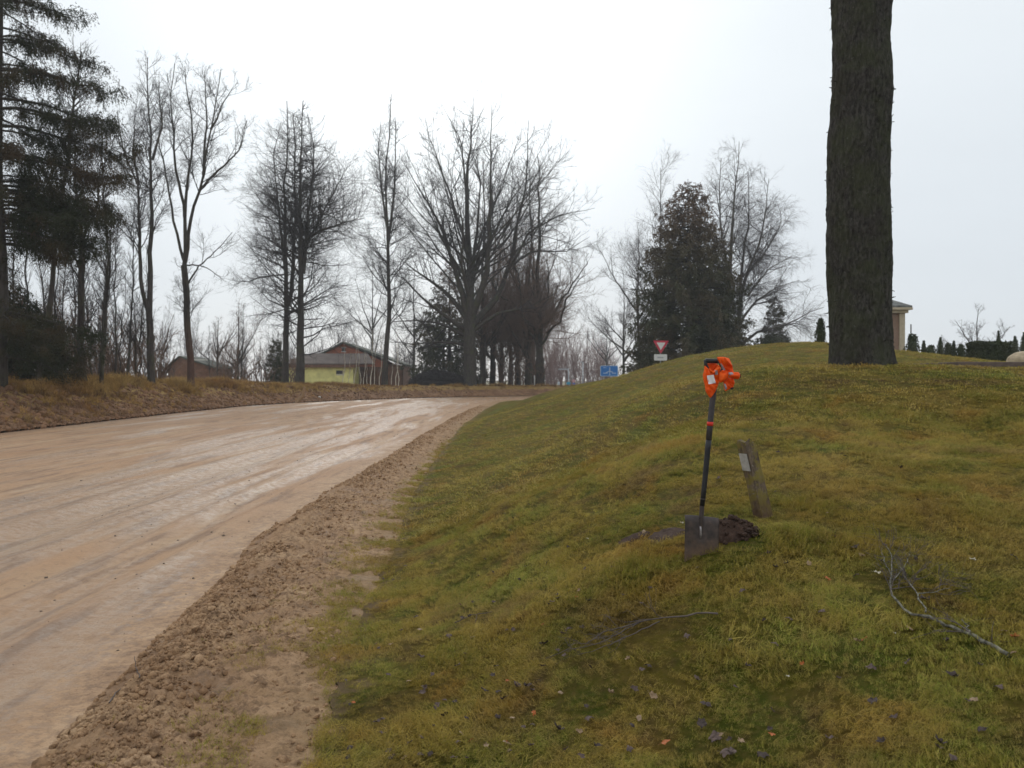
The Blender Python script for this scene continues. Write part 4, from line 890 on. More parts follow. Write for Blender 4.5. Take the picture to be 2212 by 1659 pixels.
curve_tube('upper_shaft', [sh(1795.5, 1113), sh(1799, 1072), sh(1804, 1020), sh(1808, 990), sh(1811, 962)], [0.0158, 0.0158, 0.0155, 0.0152, 0.015], m_shaft_grey, spade)
curve_tube('shaft_band', [sh(1798.6, 1077), sh(1799.2, 1067)], [0.0172, 0.0172], m_redband, spade)
gx0, gx1 = 1787, 1838; gy = 912
hd = MB()
for P, Rr in (([sh(gx0, gy), sh(1797, gy + 0.4), sh(1812, gy + 0.8), sh(1828, gy + 0.4), sh(gx1, gy)], [0.0125] * 5), ([sh(gx0, gy - 2), sh(gx0 + 0.8, 922), sh(1795, 938), sh(1808, 952), sh(1811, 966)], [0.0105, 0.0095, 0.0095, 0.011, 0.015]),
              ([sh(gx1, gy - 2), sh(gx1 - 0.8, 922), sh(1828, 938), sh(1815, 952), sh(1811, 966)], [0.0105, 0.0095, 0.0095, 0.011, 0.015])):
    V, Fq = tubes(np.array(P)[None], np.array(Rr)[None], 12, cap=True); hd.add(V, Fq[0])
    for f in Fq[1:]: 
        for row in f: hd.F.append(np.array([(row[0], row[i], row[i + 1]) for i in range(1, 11)]) + hd.n - len(V))
hd.build('grip_handle', m_shaft, spade, True)

# ---- the orange vest thrown over the spade's handle
def _vest():
    t = NT(new_mat('hi_vis_orange')); g = t.pos()
    n1 = t.noise(g, 16, 4, 0.6, 0.5)
    c = t.ramp(n1, [(0.3, (0.90, 0.085, 0.004)), (0.7, (1.0, 0.15, 0.008))])
    weave = t.noise(g, 900, 2, 0.5)
    return t.out(c, 0.62, t.bump(t.math('ADD', n1, t.math('MULTIPLY', weave, 0.1)), 0.35, 0.012), 0.3, trans=0.22)
m_vest = _vest(); m_refl = simple('reflective_tape', (0.30, 0.27, 0.30), 0.35, 0.25, 40, spec=0.6); m_label = simple('white_cloth_label', (0.80, 0.76, 0.76), 0.6, 0.03, 40)
m_cuff = simple('dark_trim', (0.03, 0.02, 0.022), 0.7)
def V2(cx, cy): return L2d(1740 + cx / 10.37, 880 + cy / 10.37)
def pillow(poly, y0, T, w, seed, step=0.0042, fold=0.006, fdir=(1.0, 0.35), fscale=55):
    rng = np.random.default_rng(seed); P = np.array([V2(*p) for p in poly]); n = len(P)
    # rounded, resampled outline
    for _ in range(1): P = np.stack([P * 0.86 + np.roll(P, -1, 0) * 0.14, P * 0.14 + np.roll(P, -1, 0) * 0.86], 1).reshape(-1, 2)
    seg = np.linalg.norm(np.roll(P, -1, 0) - P, axis=1); s = np.concatenate([[0], np.cumsum(seg)]); m = max(12, int(s[-1] / step)); tt = np.linspace(0, s[-1], m, endpoint=False)
    Pc = np.vstack([P, P[:1]]); B = np.stack([np.interp(tt, s, Pc[:, 0]), np.interp(tt, s, Pc[:, 1])], -1)
    lo = B.min(0); hi = B.max(0); gx, gz = np.meshgrid(np.arange(lo[0], hi[0], step), np.arange(lo[1], hi[1], step)); G = np.stack([gx.ravel(), gz.ravel()], -1) + rng.uniform(-1, 1, (gx.size, 2)) * step * 0.2
    d = np.linalg.norm(G[:, None] - B[None], axis=-1).min(1); G = G[d > step * 0.6]
    pts2 = [Vector(p) for p in np.vstack([B, G])]
    vo, _, fo, *_ = geometry.delaunay_2d_cdt(pts2, [(i, (i + 1) % m) for i in range(m)], [list(range(m))], 1, 1e-6)
    Q = np.array([tuple(v) for v in vo]); d = np.linalg.norm(Q[:, None] - B[None], axis=-1).min(1)
    h = T * np.sqrt(np.clip(1 - (1 - np.clip(d / w, 0, 1)) ** 2, 0, 1))
    a, b_ = fdir; q = Q[:, 0] * a + Q[:, 1] * b_; r = -Q[:, 0] * b_ + Q[:, 1] * a
    f1 = 1 - np.abs(fbm(q * fscale * 0.75 + seed * 3.1 + 1.5 * fbm(q * 14, r * 14, 2, seed + 9), r * fscale * 0.22, 3, seed, 0.5)) * 4.0
    f2 = fbm(Q[:, 0] * 120, Q[:, 1] * 120 + seed, 2, seed + 4)
    ed = np.clip(d / (w * 0.5), 0.0, 1); off = (f1 * fold + f2 * fold * 0.25)
    yf = y0 - h - off * (0.35 + 0.65 * ed); yb = y0 + h * 0.5 - off * 0.35 * (1 - 0 * ed) + 0.0012
    V = np.vstack([np.stack([Q[:, 0], yf, Q[:, 1]], -1), np.stack([Q[:, 0], yb, Q[:, 1]], -1)]); nq = len(Q)
    F1 = np.array([tuple(f) for f in fo if len(f) == 3]); F = [F1, F1[:, ::-1] + nq]
    bi = np.where(d < 1e-5)[0]; 
    key = {}; 
    ecount = {}
    for f in F1:
        for a2, b2 in ((f[0], f[1]), (f[1], f[2]), (f[2], f[0])): ecount[(a2, b2)] = 1
    side = [(b2, a2, a2 + nq, b2 + nq) for (a2, b2) in ecount if (b2, a2) not in ecount]
    def surf(x, z):
        k = np.argmin((Q[:, 0] - x) ** 2 + (Q[:, 1] - z) ** 2); return yf[k]
    return V, [np.array(side), np.vstack(F)], surf
vest = empty('safety_vest', sb, 'crumpled bright orange safety vest hung over the spade handle', 'vest')
fab = MB(); SF = {}
lobes = {
 'back': ([(505, 400), (820, 390), (870, 560), (760, 720), (560, 700), (470, 520)], 0.030, 0.006, 0.02, 3, dict(fdir=(0.9, -0.4))),
 'front': ([(432, 450), (520, 540), (610, 640), (700, 660), (800, 600), (850, 660), (815, 880), (780, 990), (720, 1130), (585, 1318), (520, 1240), (452, 1130), (440, 980), (400, 850), (385, 700), (415, 600)], -0.018, 0.010, 0.03, 5, dict(fdir=(1.0, 0.25), fold=0.0095)),
 'collar': ([(520, 520), (640, 610), (700, 540), (780, 440), (845, 470), (830, 600), (740, 700), (650, 690), (545, 620)], -0.028, 0.009, 0.02, 6, dict(fdir=(0.6, -0.8), fold=0.011)),
 'over': ([(728, 240), (900, 232), (1065, 268), (1110, 360), (1150, 470), (1195, 660), (1060, 730), (960, 620), (880, 520), (815, 400)], -0.024, 0.015, 0.03, 7, dict(fdir=(0.9, 0.5), fold=0.013)),
 'mid': ([(790, 640), (880, 570), (1000, 640), (1050, 770), (980, 850), (900, 890), (810, 910), (780, 800)], -0.034, 0.014, 0.025, 9, dict(fdir=(0.3, 1.0), fold=0.011)),
 'sleeve': ([(1010, 640), (1180, 632), (1290, 632), (1340, 720), (1290, 822), (1180, 812), (1060, 780)], -0.040, 0.018, 0.022, 11, dict(fdir=(0.1, 1.0), fold=0.0095)),
 'tail': ([(1010, 770), (1180, 780), (1218, 900), (1180, 1040), (1080, 1080), (965, 1148), (915, 940), (940, 860)], -0.020, 0.012, 0.02, 13, dict(fdir=(1.0, 0.5), fold=0.011))}
for k, (poly, y0, T, w, sd, kw) in lobes.items():
    V, Fq, SF[k] = pillow(poly, y0, T, w, sd, **kw); fab.add(V, Fq)
fab.build('fabric', m_vest, vest, True)
def strip(name, poly, lobe, mat, off=0.0025):
    P = np.array([V2(*p) for p in poly]); n = 7; V = []
    for j in range(n):
        for i in range(n):
            u = i / (n - 1); v = j / (n - 1); q = (P[0] * (1 - u) + P[1] * u) * (1 - v) + (P[3] * (1 - u) + P[2] * u) * v
            V.append((q[0], min(SF[l](q[0], q[1]) for l in (lobe if isinstance(lobe, tuple) else (lobe,))) - off, q[1]))
    V = np.array(V); V[:, 1] = V[:, 1] * 0.5 + V[:, 1].mean() * 0.5 - 0.001
    V = np.vstack([V, V + (0, 0.0015, 0)]); a = (np.arange(n - 1)[:, None] * n + np.arange(n - 1)[None]).ravel(); Fa = np.stack([a, a + n, a + n + 1, a + 1], -1)
    link(name, mesh_np(name, V, np.vstack([Fa, Fa[:, ::-1] + n * n]), mat, True), vest)
strip('label_patch', [(472, 722), (652, 700), (702, 920), (514, 948)], 'front', m_label, 0.004)
strip('reflective_stripe', [(822, 405), (862, 420), (965, 575), (905, 590)], 'over', m_refl)
strip('reflective_stripe', [(665, 590), (735, 570), (755, 690), (690, 705)], 'collar', m_refl)
strip('reflective_stripe', [(1005, 640), (1110, 632), (1150, 720), (1030, 712)], 'sleeve', m_refl)
strip('reflective_stripe', [(918, 930), (965, 940), (1000, 1060), (960, 1100)], 'tail', m_refl)
strip('dark_edge', [(1100, 1035), (1185, 1025), (1178, 1075), (1110, 1090)], 'tail', m_cuff)
strip('dark_edge', [(1312, 690), (1336, 690), (1336, 770), (1312, 780)], 'sleeve', m_cuff)
strip('dark_edge', [(715, 300), (745, 300), (850, 520), (812, 500)], 'over', m_cuff)

# ---- old post
def _postmat():
    t = NT(new_mat('old_post_wood')); g = t.pos((1, 1, 0.2), obj=True)
    n1 = t.noise(g, 60, 6, 0.7); m = t.noise(t.pos(), 13, 5, 0.65); z = t.n('ShaderNodeSeparateXYZ', {0: t.n('ShaderNodeTexCoord').outputs['Object']}).outputs[2]
    c = t.ramp(n1, [(0.3, (0.040, 0.028, 0.020)), (0.7, (0.20, 0.145, 0.098))])
    c = t.mix(t.ramp(m, [(0.44, 0.0), (0.56, 0.8)]), c, (0.19, 0.150, 0.030))
    c = t.mix(t.ramp(t.noise(t.pos(), 30, 4, 0.7), [(0.60, 0.0), (0.70, 0.6)]), c, (0.26, 0.24, 0.19))
    c = t.mix(t.ramp(z, [(0.02, 0.75), (0.16, 0.0)]), c, (0.085, 0.048, 0.026))
    return t.out(c, 0.85, t.bump(t.math('ADD', n1, m), 0.8, 0.008), 0.2)
pb = at_src(1932, 1322, 5.0); pb[2] = zg(pb[0], pb[1])
post = empty('marker_post', pb, 'short old mossy wooden post leaning left in the grass behind the spade', 'post')
def post_mesh():
    topd = at_src(1886, 1112, 5.03) - pb; H = topd[2]; V = []; n = 18; prof_ = []
    w, dd = 0.048, 0.040
    for i, (a, b_) in enumerate(((-1, -1), (0, -1.02), (1, -1), (1.02, 0), (1, 1), (0, 1), (-1, 1), (-1.02, 0))):
        c = 0.94 if i % 2 == 0 else 1.0; prof_.append((a * w * c, b_ * dd * c))
    ca, sa = math.cos(R_(32)), math.sin(R_(32)); rng = np.random.default_rng(3); per = rng.normal(size=(8,)) * 0.0022
    for j in range(n):
        s = j / (n - 1); zz = -0.18 + (H + 0.18) * s; k = zz / H; g = 1.05 - 0.10 * s
        for i, (x, y) in enumerate(prof_):
            x2 = x * ca - y * sa; y2 = x * sa + y * ca; jit = rng.normal() * 0.0035 + per[i] * 1.6 - (0.012 if (j == n - 2 and i in (3, 4)) else 0)
            V.append((topd[0] * k + x2 * g * (1 + jit * 8), topd[1] * k + y2 * g * (1 + jit * 8), zz + ((0.012 * rng.normal() - (0.03 if i in (2, 3) else 0)) if j == n - 1 else 0) + (x2 * 0.12 if j == n - 1 else 0)))
    Fq = [(j * 8 + i, j * 8 + (i + 1) % 8, (j + 1) * 8 + (i + 1) % 8, (j + 1) * 8 + i) for j in range(n - 1) for i in range(8)]
    top = [(n - 1) * 8 + i for i in range(8)]; V.append(tuple(np.mean([V[i] for i in top], axis=0) - (0, 0, 0.006))); c = len(V) - 1
    return V, [np.array(Fq), np.array([(top[i], top[(i + 1) % 8], c) for i in range(8)])], topd, ca, sa
V, Fq, topd, ca, sa = post_mesh(); link('shaft', mesh_np('shaft', V, Fq, _postmat(), False), post)
# pale plate nailed to its left face
nx_, ny_ = -ca, -sa; tx_, ty_ = sa, -ca     # outward normal of the left face, and along it towards the viewer
pv = []
for k in (0.60, 0.82):
    for s_ in (-0.75, 0.85):
        c = np.array([topd[0] * k, topd[1] * k, topd[2] * k]); g_ = 0.98
        for o_ in (0.0505, 0.0535): pv.append(c + np.array([nx_ * o_ * g_ + tx_ * s_ * 0.038, ny_ * o_ * g_ + ty_ * s_ * 0.038, 0]))
link('number_plate', mesh_np('number_plate', pv, np.array([(0, 2, 6, 4), (1, 5, 7, 3), (0, 1, 3, 2), (4, 6, 7, 5), (0, 4, 5, 1), (2, 3, 7, 6)]), simple('pale_plate', (0.34, 0.32, 0.29), 0.7, 0.25, 30), False), post)

# ---- dug earth beside the spade
m_soil = (lambda t: t.out(t.ramp(t.noise(t.pos(), 30, 6, 0.7), [(0.3, (0.028, 0.016, 0.012)), (0.7, (0.095, 0.055, 0.038))]), 0.9, t.bump(t.noise(t.pos(), 60, 6, 0.75), 1.0, 0.015), 0.2))(NT(new_mat('dug_soil')))
hb = at_src(1849, 1385, 4.62); hb[2] = zg(hb[0], hb[1])
heap = empty('earth_heap', hb, 'small heap of dark crumbly dug earth beside the spade blade', 'earth heap')
n = 60; X, Y = np.meshgrid(np.linspace(-0.2, 0.2, n), np.linspace(-0.17, 0.17, n)); rr = np.sqrt((X / 0.155) ** 2 + (Y / 0.135) ** 2) * (1 + 0.25 * fbm(X * 12, Y * 12, 3, 51))
Zh = 0.100 * np.clip(1 - rr, 0, 1) ** 0.8 + 0.022 * np.abs(fbm(X * 28, Y * 28, 4, 52, 0.6)) * (rr < 1.05) - 0.02 * sstep(0.95, 1.1, rr)
Zb = np.array([[zg(hb[0] + X[j, i], hb[1] + Y[j, i]) - hb[2] for i in range(n)] for j in range(n)])
a = (np.arange(n - 1)[:, None] * n + np.arange(n - 1)[None]).ravel()
link('soil', mesh_np('soil', np.stack([X, Y, Zh + Zb], -1).reshape(-1, 3), np.stack([a, a + 1, a + n + 1, a + n], -1), m_soil, False), heap)
def lump_mesh(name, seed, mat, sub=2, amp=0.3, flat=0.7):
    bm_ = bmesh.new(); bmesh.ops.create_icosphere(bm_, subdivisions=sub, radius=1.0); V = np.array([v.co[:] for v in bm_.verts]); Fq = np.array([[v.index for v in f.verts] for f in bm_.faces]); bm_.free()
    r = 1 + amp * fbm(V[:, 0] * 1.3 + seed, V[:, 1] * 1.3 + V[:, 2] * 1.7, 4, seed); V = V * r[:, None] * np.array([1, 1, flat]); return V, Fq
cb = MB(); rng = np.random.default_rng(12); LV, LF = lump_mesh('c', 3, m_soil, 1, 0.6, 0.8)
for k in range(90):
    a = rng.uniform(0, 6.28); r = rng.uniform(0.02, 1.1) ** 0.8; x, y = math.cos(a) * r * 0.16, math.sin(a) * r * 0.14
    z = zg(hb[0] + x, hb[1] + y) - hb[2] + 0.105 * max(0, 1 - r) ** 0.8 + 0.004; s = rng.uniform(0.006, 0.02); M = np.array(Matrix.Rotation(rng.uniform(0, 6), 3, Vector(rng.normal(size=3)).normalized()))
    cb.add((LV * s) @ M.T + (x, y, z), LF)
o = cb.build('soil_crumbs', m_soil, heap); o['kind'] = 'stuff'
# scraped bare soil and the shallow hole left of the blade
def soil_patch(name, sx0, sx1, sy0, sy1, seed, depth=0.03, label=None):
    c = hit((sx0 + sx1) / 2, (sy0 + sy1) / 2); w = (sx1 - sx0) / 2 * c[1] / 2101; dd = abs(hit((sx0 + sx1) / 2, sy0)[1] - hit((sx0 + sx1) / 2, sy1)[1]) / 2; n = 40
    X, Y = np.meshgrid(np.linspace(-1.15, 1.15, n), np.linspace(-1.15, 1.15, n)); r = np.sqrt(X ** 2 + Y ** 2) * (1 + 0.3 * fbm(X * 2 + seed, Y * 2, 3, seed))
    Z = z_lawn(c[0] + X * w, c[1] + Y * dd) - c[2] + 0.012 * (1 - sstep(0.7, 1.0, r)) - 0.03 * sstep(0.95, 1.15, r) + 0.010 * fbm(X * 5, Y * 5, 4, seed + 2) - 0.0 * depth
    a = (np.arange(n - 1)[:, None] * n + np.arange(n - 1)[None]).ravel()
    o = link(name, mesh_np(name, np.stack([X * w, Y * dd, Z], -1).reshape(-1, 3), np.stack([a, a + 1, a + n + 1, a + n], -1), m_soil, True), None, c, 'structure'); return c, w, dd
holes = [soil_patch('bare_soil', 1640, 1735, 1338, 1372, 61), soil_patch('bare_soil', 1560, 1650, 1352, 1372, 62)]

# ---- fallen branches
m_lichen = simple('lichened_bark', (0.15, 0.14, 0.11), 0.95, 0.8, 45, spec=0.05); m_dead = simple('dead_twig', (0.10, 0.078, 0.068), 0.8, 0.4, 20)
def ground_line(pts, ox, oy, s, lift): 
    return np.array([hit(ox + x / s, oy + y / s) + (0, 0, lift) for x, y in pts])
def fallen(name, label, lines, twigs, seed, mat=m_dead, mat2=m_dead, spread=0.25, cat='branch'):
    rng = np.random.default_rng(seed); b = lines[0][0][0].copy(); t = empty(name, b, label, cat); mb = MB(); PP = []; PR = []
    for P, r0, r1 in lines:
        P = resample(P - b, 14) + rng.normal(size=(14, 3)) * (0.003, 0.003, 0.002); R = np.linspace(r0, r1, 14) * (1 + 0.1 * rng.normal(size=14)); PP.append(P); PR.append(R); V, Fq = tubes(P[None], R[None], 8, False); mb.add(V, Fq)
    mb.build('limb', mat, t, True)
    if twigs:
        PP = np.array(PP); PR = np.array(PR); mb = MB()
        P2, R2 = grow(rng, PP, PR, twigs, t0=0.2, ang=(20, 60), lr=(0.15, 0.35), K=5, wob=0.22, up=0.05, rend=0.0012, rr=0.6, rmax=0.004)
        P3, R3 = grow(rng, P2, R2, twigs * 4, t0=0.1, ang=(20, 60), lr=(0.3, 0.6), K=4, wob=0.2, up=0.03, rend=0.0010, rmax=0.002)
        for P, R in ((P2, R2), (P3, R3)):
            gz = z_lawn(P[..., 0] + b[0], P[..., 1] + b[1]) - b[2]; P[..., 2] = np.clip(P[..., 2], gz + 0.012, gz + 0.12); V, Fq = tubes(P, R, 3); mb.add(V, Fq)
        mb.build('twigs', mat2, t, True)['kind'] = 'stuff'
    return t
c3 = lambda pts: ground_line(pts, 1800, 1300, 2.576, 0.035)
fallen('fallen_branch', 'lichen-crusted fallen branch with a tangle of fine twigs lying on the lawn at the right',
       [(c3([(1938, 972), (1850, 925), (1750, 870), (1600, 810), (1430, 730)]), 0.0085, 0.0062), (c3([(1430, 730), (1300, 712), (1230, 655), (1190, 590), (1170, 480), (1190, 330), (1150, 260)]), 0.0062, 0.002),
        (c3([(1405, 705), (1385, 650), (1350, 580), (1260, 440), (1200, 340)]), 0.0045, 0.0015), (c3([(1690, 845), (1680, 800), (1635, 740)]), 0.004, 0.0015), (c3([(1185, 500), (1260, 400), (1300, 300), (1340, 330)]), 0.003, 0.001),
        (c3([(1350, 580), (1450, 560), (1560, 540)]), 0.003, 0.001), (c3([(1190, 480), (1140, 380), (1110, 280)]), 0.003, 0.001)], 40, 301, m_lichen)
c2 = lambda pts: ground_line(pts, 900, 1300, 2.212, 0.03)
fallen('fallen_branch', 'long thin bare twig branch lying curved across the lawn in front of the spade',
       [(c2([(2030, 592), (1900, 602), (1700, 622), (1500, 668), (1390, 702), (1300, 760)]), 0.0045, 0.0025), (c2([(1600, 640), (1500, 690), (1350, 770), (1180, 800), (1060, 850)]), 0.003, 0.0012), (c2([(1700, 640), (1560, 710), (1400, 780), (1250, 830)]), 0.003, 0.0012)], 14, 302)
c1 = lambda pts: np.array([hit(x / 1.516, 850 + y / 1.516) + (0, 0, 0.02) for x, y in pts])
fallen('fallen_twig', 'short forked twig stuck in the wet mud at the road edge', [(c1([(418, 1425), (450, 1380), (490, 1345), (535, 1325)]), 0.004, 0.0018), (np.array([c1([(535, 1330)])[0], c1([(520, 1320)])[0] + (0, 0, 0.05), c1([(512, 1320)])[0] + (0, 0, 0.10)]), 0.003, 0.0015)], 0, 303, cat='twig')
fallen('fallen_twig', 'small dark twig lying in the leaf litter left of the long twig branch', [(c2([(560, 640), (640, 600), (760, 580)]), 0.003, 0.0015), (c2([(680, 595), (672, 640)]), 0.002, 0.001)], 0, 304, cat='twig')

# ---- fallen leaves, each its own thing
def leaf_mesh(name, seed, mat, curl):
    rng = np.random.default_rng(seed); n = 18; V = [(0, 0, 0.0)]; ph = rng.uniform(0, 6)
    for ring_ in (0.55, 1.0):
        for i in range(n):
            a = i * 2 * math.pi / n; r = ring_ * (0.8 + (0.13 * math.cos(a * 5 + ph) if ring_ == 1 else 0) + 0.08 * rng.normal()); x = r * math.cos(a); y = r * math.sin(a) * 0.75
            V.append((x, y, curl * (x * x * 0.7 + abs(y) ** 1.5 * 0.9) + 0.09 * rng.normal() * ring_ + 0.12 * math.sin(x * 4 + ph)))
    V = np.array(V); Ft = [(0, 1 + i, 1 + (i + 1) % n) for i in range(n)]; Fq = [(1 + i, 1 + n + i, 1 + n + (i + 1) % n, 1 + (i + 1) % n) for i in range(n)]
    st = np.array([(-1.0, 0.02, 0.1), (-1.0, -0.02, 0.1), (-1.6, -0.02, 0.25), (-1.6, 0.02, 0.25)]); k = len(V)
    return mesh_np(name, np.vstack([V, st]), [np.array(Fq + [(k, k + 1, k + 2, k + 3)]), np.array(Ft)], mat, False)
m_leaf = [simple('leaf_grey_brown', (0.115, 0.082, 0.070), 0.75, 0.35, 40, spec=0.15), simple('leaf_dark', (0.060, 0.044, 0.038), 0.75, 0.35, 40, spec=0.15), simple('leaf_tan', (0.26, 0.175, 0.10), 0.6, 0.25, 40), simple('leaf_rust', (0.34, 0.095, 0.02), 0.6, 0.25, 40)]
LM = [[leaf_mesh('fallen_leaf', 400 + k * 7 + j, m_leaf[k], (0.25, 0.6, -0.4)[j]) for j in range(3)] for k in range(4)]
LT = ('curled grey-brown dead leaf lying in the short grass', 'dark wet dead leaf lying in the short grass', 'pale tan dead leaf lying in the short grass', 'rust-orange fallen leaf lying in the short grass')
LG = ('grey-brown leaves on the lawn', 'dark wet leaves on the lawn', 'tan leaves on the lawn', 'rust-orange leaves on the lawn')
rng = np.random.default_rng(17); spots = []
for x, y, k, s in ((960, 315, 0, 1.2), (690, 370, 0, 1), (520, 705, 0, 1.2), (570, 880, 0, 1.1), (365, 830, 0, 1.2), (430, 925, 0, 1), (770, 935, 1, 1.2), (905, 1000, 0, 1.4), (980, 990, 0, 1.1), (720, 1020, 1, 1.3), (830, 1070, 1, 1.1), (850, 965, 3, 0.9), (455, 1110, 0, 1.3), (1130, 1240, 1, 1.5), (1190, 670, 0, 1.2), (1270, 665, 1, 1.1), (1060, 760, 1, 1.4), (1965, 1095, 1, 1.6), (1940, 1215, 1, 1.5), (1670, 1065, 2, 1.2), (2010, 1295, 0, 1.4), (1740, 1320, 3, 1.5), (1250, 1262, 2, 0.9), (850, 1315, 2, 1.2), (200, 1405, 1, 1.3), (1430, 1040, 2, 1.1), (1860, 710, 0, 1.3), (1600, 530, 0, 1.1), (640, 600, 1, 1), (860, 110, 1, 1), (300, 1320, 0, 1.1), (500, 1165, 1, 1.2), (1240, 490, 3, .8), (640, 1310, 3, 1.1), (725, 275, 0, .9), (1640, 880, 1, 1.3), (2110, 1370, 0, 1.5), (660, 520, 0, 0.9), (1000, 1150, 3, 0.9)):
    spots.append((900 + x / 2.212, 1300 + y / 2.212, k, s))
for x, y, k, s in ((940, 250, 1, 1.6), (1400, 600, 1, 1.5), (1050, 1040, 0, 1.3), (1285, 1010, 0, 1.3), (1580, 1105, 1, 1.5), (1880, 1170, 0, 1.3), (1720, 1265, 2, 1.2), (1490, 1540, 1, 1.4), (340, 1610, 1, 1.8), (640, 360, 2, 1), (490, 360, 1, 1), (765, 455, 3, 0.9), (1000, 860, 3, 0.9), (1540, 870, 1, 1.2), (1990, 315, 1, 1.3), (1060, 1270, 1, 1.4), (960, 875, 2, 1), (110, 1600, 0, 1.6), (30, 1500, 0, 1.5), (1990, 850, 3, 1.2), (1770, 1450, 1, 1.2), (400, 1490, 3, 1)):
    spots.append((1800 + x / 2.576, 1300 + y / 2.576, k, s))
for i in range(95):
    spots.append((rng.uniform(880, 2590), rng.uniform(1150, 1940) , int(rng.choice(4, p=(0.42, 0.34, 0.17, 0.07))), rng.uniform(0.7, 1.15)))
for i in range(70): spots.append((rng.uniform(850, 1500), rng.uniform(1450, 1940), int(rng.choice(4, p=(0.5, 0.38, 0.08, 0.04))), rng.uniform(0.6, 1.1)))
leafpos = []
for i, (sx, sy, k, s) in enumerate(spots):
    p = hit(sx, sy)
    if p[0] < x_grass(p[1]) + 0.02: continue
    o = link('fallen_leaf', LM[k][i % 3], None, (p[0], p[1], p[2] + 0.026)); sc_ = 0.020 * s * rng.uniform(0.85, 1.15)
    o.scale = (sc_, sc_, sc_); o.rotation_euler = (rng.normal() * 0.3 + 0.1, rng.normal() * 0.3, rng.uniform(0, 6.28)); tag(o, LT[k], 'leaf', LG[k])
# pale wood chips
chip = MB(); chip.box(-1, 1, -0.35, 0.35, -0.15, 0.15)
V = np.concatenate(chip.V); V[:, 2] += 0.2 * V[:, 0] ** 2; chipm = leaf_mesh('wood_chip', 777, simple('pale_wood', (0.50, 0.45, 0.35), 0.8, 0.3, 50), 0.5)
for i, (sx, sy, s, lab) in enumerate(((2463, 1432, 0.022, 'larger pale scrap lying far right on the slope'), (2222, 1466, 0.02, 'pale splinter beside the top of the twiggy fallen branch'), (1995, 1732, 0.010, 'small white chip low in the lawn, right of centre'), (2266, 1622, 0.008, 'tiny white chip below the lichen-crusted branch'), (1726, 1336, 0.016, 'pale splinter touching the left edge of the spade blade'), (1488, 1375, 0.011, 'pale chip in bare soil left of the spade'))):
    p = hit(sx, sy); o = link('wood_chip', chipm, None, (p[0], p[1], p[2] + 0.03)); o.scale = (s, s, s); o.rotation_euler = (0.2, 0.1, rng.uniform(-.6, .6)); tag(o, lab, 'wood chip', 'pale chips on the lawn')

# ================================================================== signs
m_white = simple('sign_white', (0.62, 0.61, 0.58), 0.5, 0.06, 6); m_red = simple('sign_red', (0.50, 0.045, 0.07), 0.5, 0.15, 6); m_blue = simple('sign_blue', (0.006, 0.16, 0.52), 0.45, 0.08, 3)
m_galv = simple('galvanised', (0.33, 0.34, 0.35), 0.5, 0.1, 6, metal=0.3); m_pale = simple('sign_mark_pale', (0.42, 0.54, 0.70), 0.5, 0.05, 3); m_greyp = simple('sign_mark_grey', (0.36, 0.37, 0.37), 0.5, 0.1, 6)
def prism(poly, y0, y1):
    n = len(poly); V = [(x, y0, z) for x, z in poly] + [(x, y1, z) for x, z in poly]
    mb = MB(); mb.add(V, np.array([(i, (i + 1) % n, n + (i + 1) % n, n + i) for i in range(n)])); c = np.mean(poly, axis=0); mb.add([(c[0], y0, c[1])] + [(x, y0, z) for x, z in poly], np.array([(0, 1 + (i + 1) % n, 1 + i) for i in range(n)]))
    mb.add([(c[0], y1, c[1])] + [(x, y1, z) for x, z in poly], np.array([(0, 1 + i, 1 + (i + 1) % n) for i in range(n)])); return mb
def round_poly(poly, r, n=4):
    P = [np.array(p, float) for p in poly]; o = []
    for i, p in enumerate(P):
        a = unit(P[i - 1] - p) * r; b_ = unit(P[(i + 1) % len(P)] - p) * r
        for k in range(n + 1):
            t = k / n; o.append(tuple((p + a) * (1 - t) ** 2 + 2 * t * (1 - t) * p + (p + b_) * t * t))
    return o
def mm_(d): return lambda sx, sy: tuple(at_src(sx, sy, d)[[0, 2]])
d = 50.0; q = mm_(d); g = ground_src(1672, d); gw = empty('give_way_sign', g, 'red and white triangular give-way sign with a white plate below, rising behind the mound', 'road sign')
rel = lambda pts: [(x - g[0], z - g[2]) for x, z in pts]
tri = rel([q(1653, 862), q(1693, 862.5), q(1672.5, 896)]); c_ = np.mean(tri, axis=0)
prism(round_poly(tri, 0.05), -0.012, 0.012).build('border', m_red, gw)
tri2 = [tuple(c_ + (np.array(p) - c_) * 0.56 + (0, 0.0)) for p in tri]; prism(round_poly(tri2, 0.03), -0.02, -0.0125).build('face', m_white, gw)
pl = rel([q(1655.5, 896.8), q(1688.5, 896.8), q(1688.5, 912.5), q(1655.5, 912.5)]); pt_ = prism(round_poly(pl, 0.05), -0.012, 0.012).build('plate', m_white, gw)
mk = rel([q(1664, 903.2), q(1679, 903.2), q(1679, 906.5), q(1664, 906.5)]); prism(mk, -0.02, -0.0125).build('marking', m_greyp, pt_)
V, Fq = tubes(np.array([[(0, 0.045, -0.3), (0, 0.045, 2.0), (0, 0.045, float(tri[0][1]) - 0.05)]]), np.full((1, 3), 0.03), 8); link('pole', mesh_np('pole', V, Fq, m_galv), gw)
d = 120.0; q = mm_(d); g = ground_src(1545, d); rel = lambda pts: [(x - g[0], z - g[2]) for x, z in pts]
bs = empty('direction_sign', g, 'large blue direction sign with a pale junction diagram, standing beyond the mound', 'road sign')
prism(round_poly(rel([q(1519.5, 925.5), q(1564.5, 925.5), q(1564.5, 952.5), q(1519.5, 952.5)]), 0.12), -0.02, 0.02).build('border', m_pale, bs)
prism(round_poly(rel([q(1521, 926.8), q(1563, 926.8), q(1563, 951.2), q(1521, 951.2)]), 0.1), -0.03, -0.0205).build('panel', m_blue, bs)
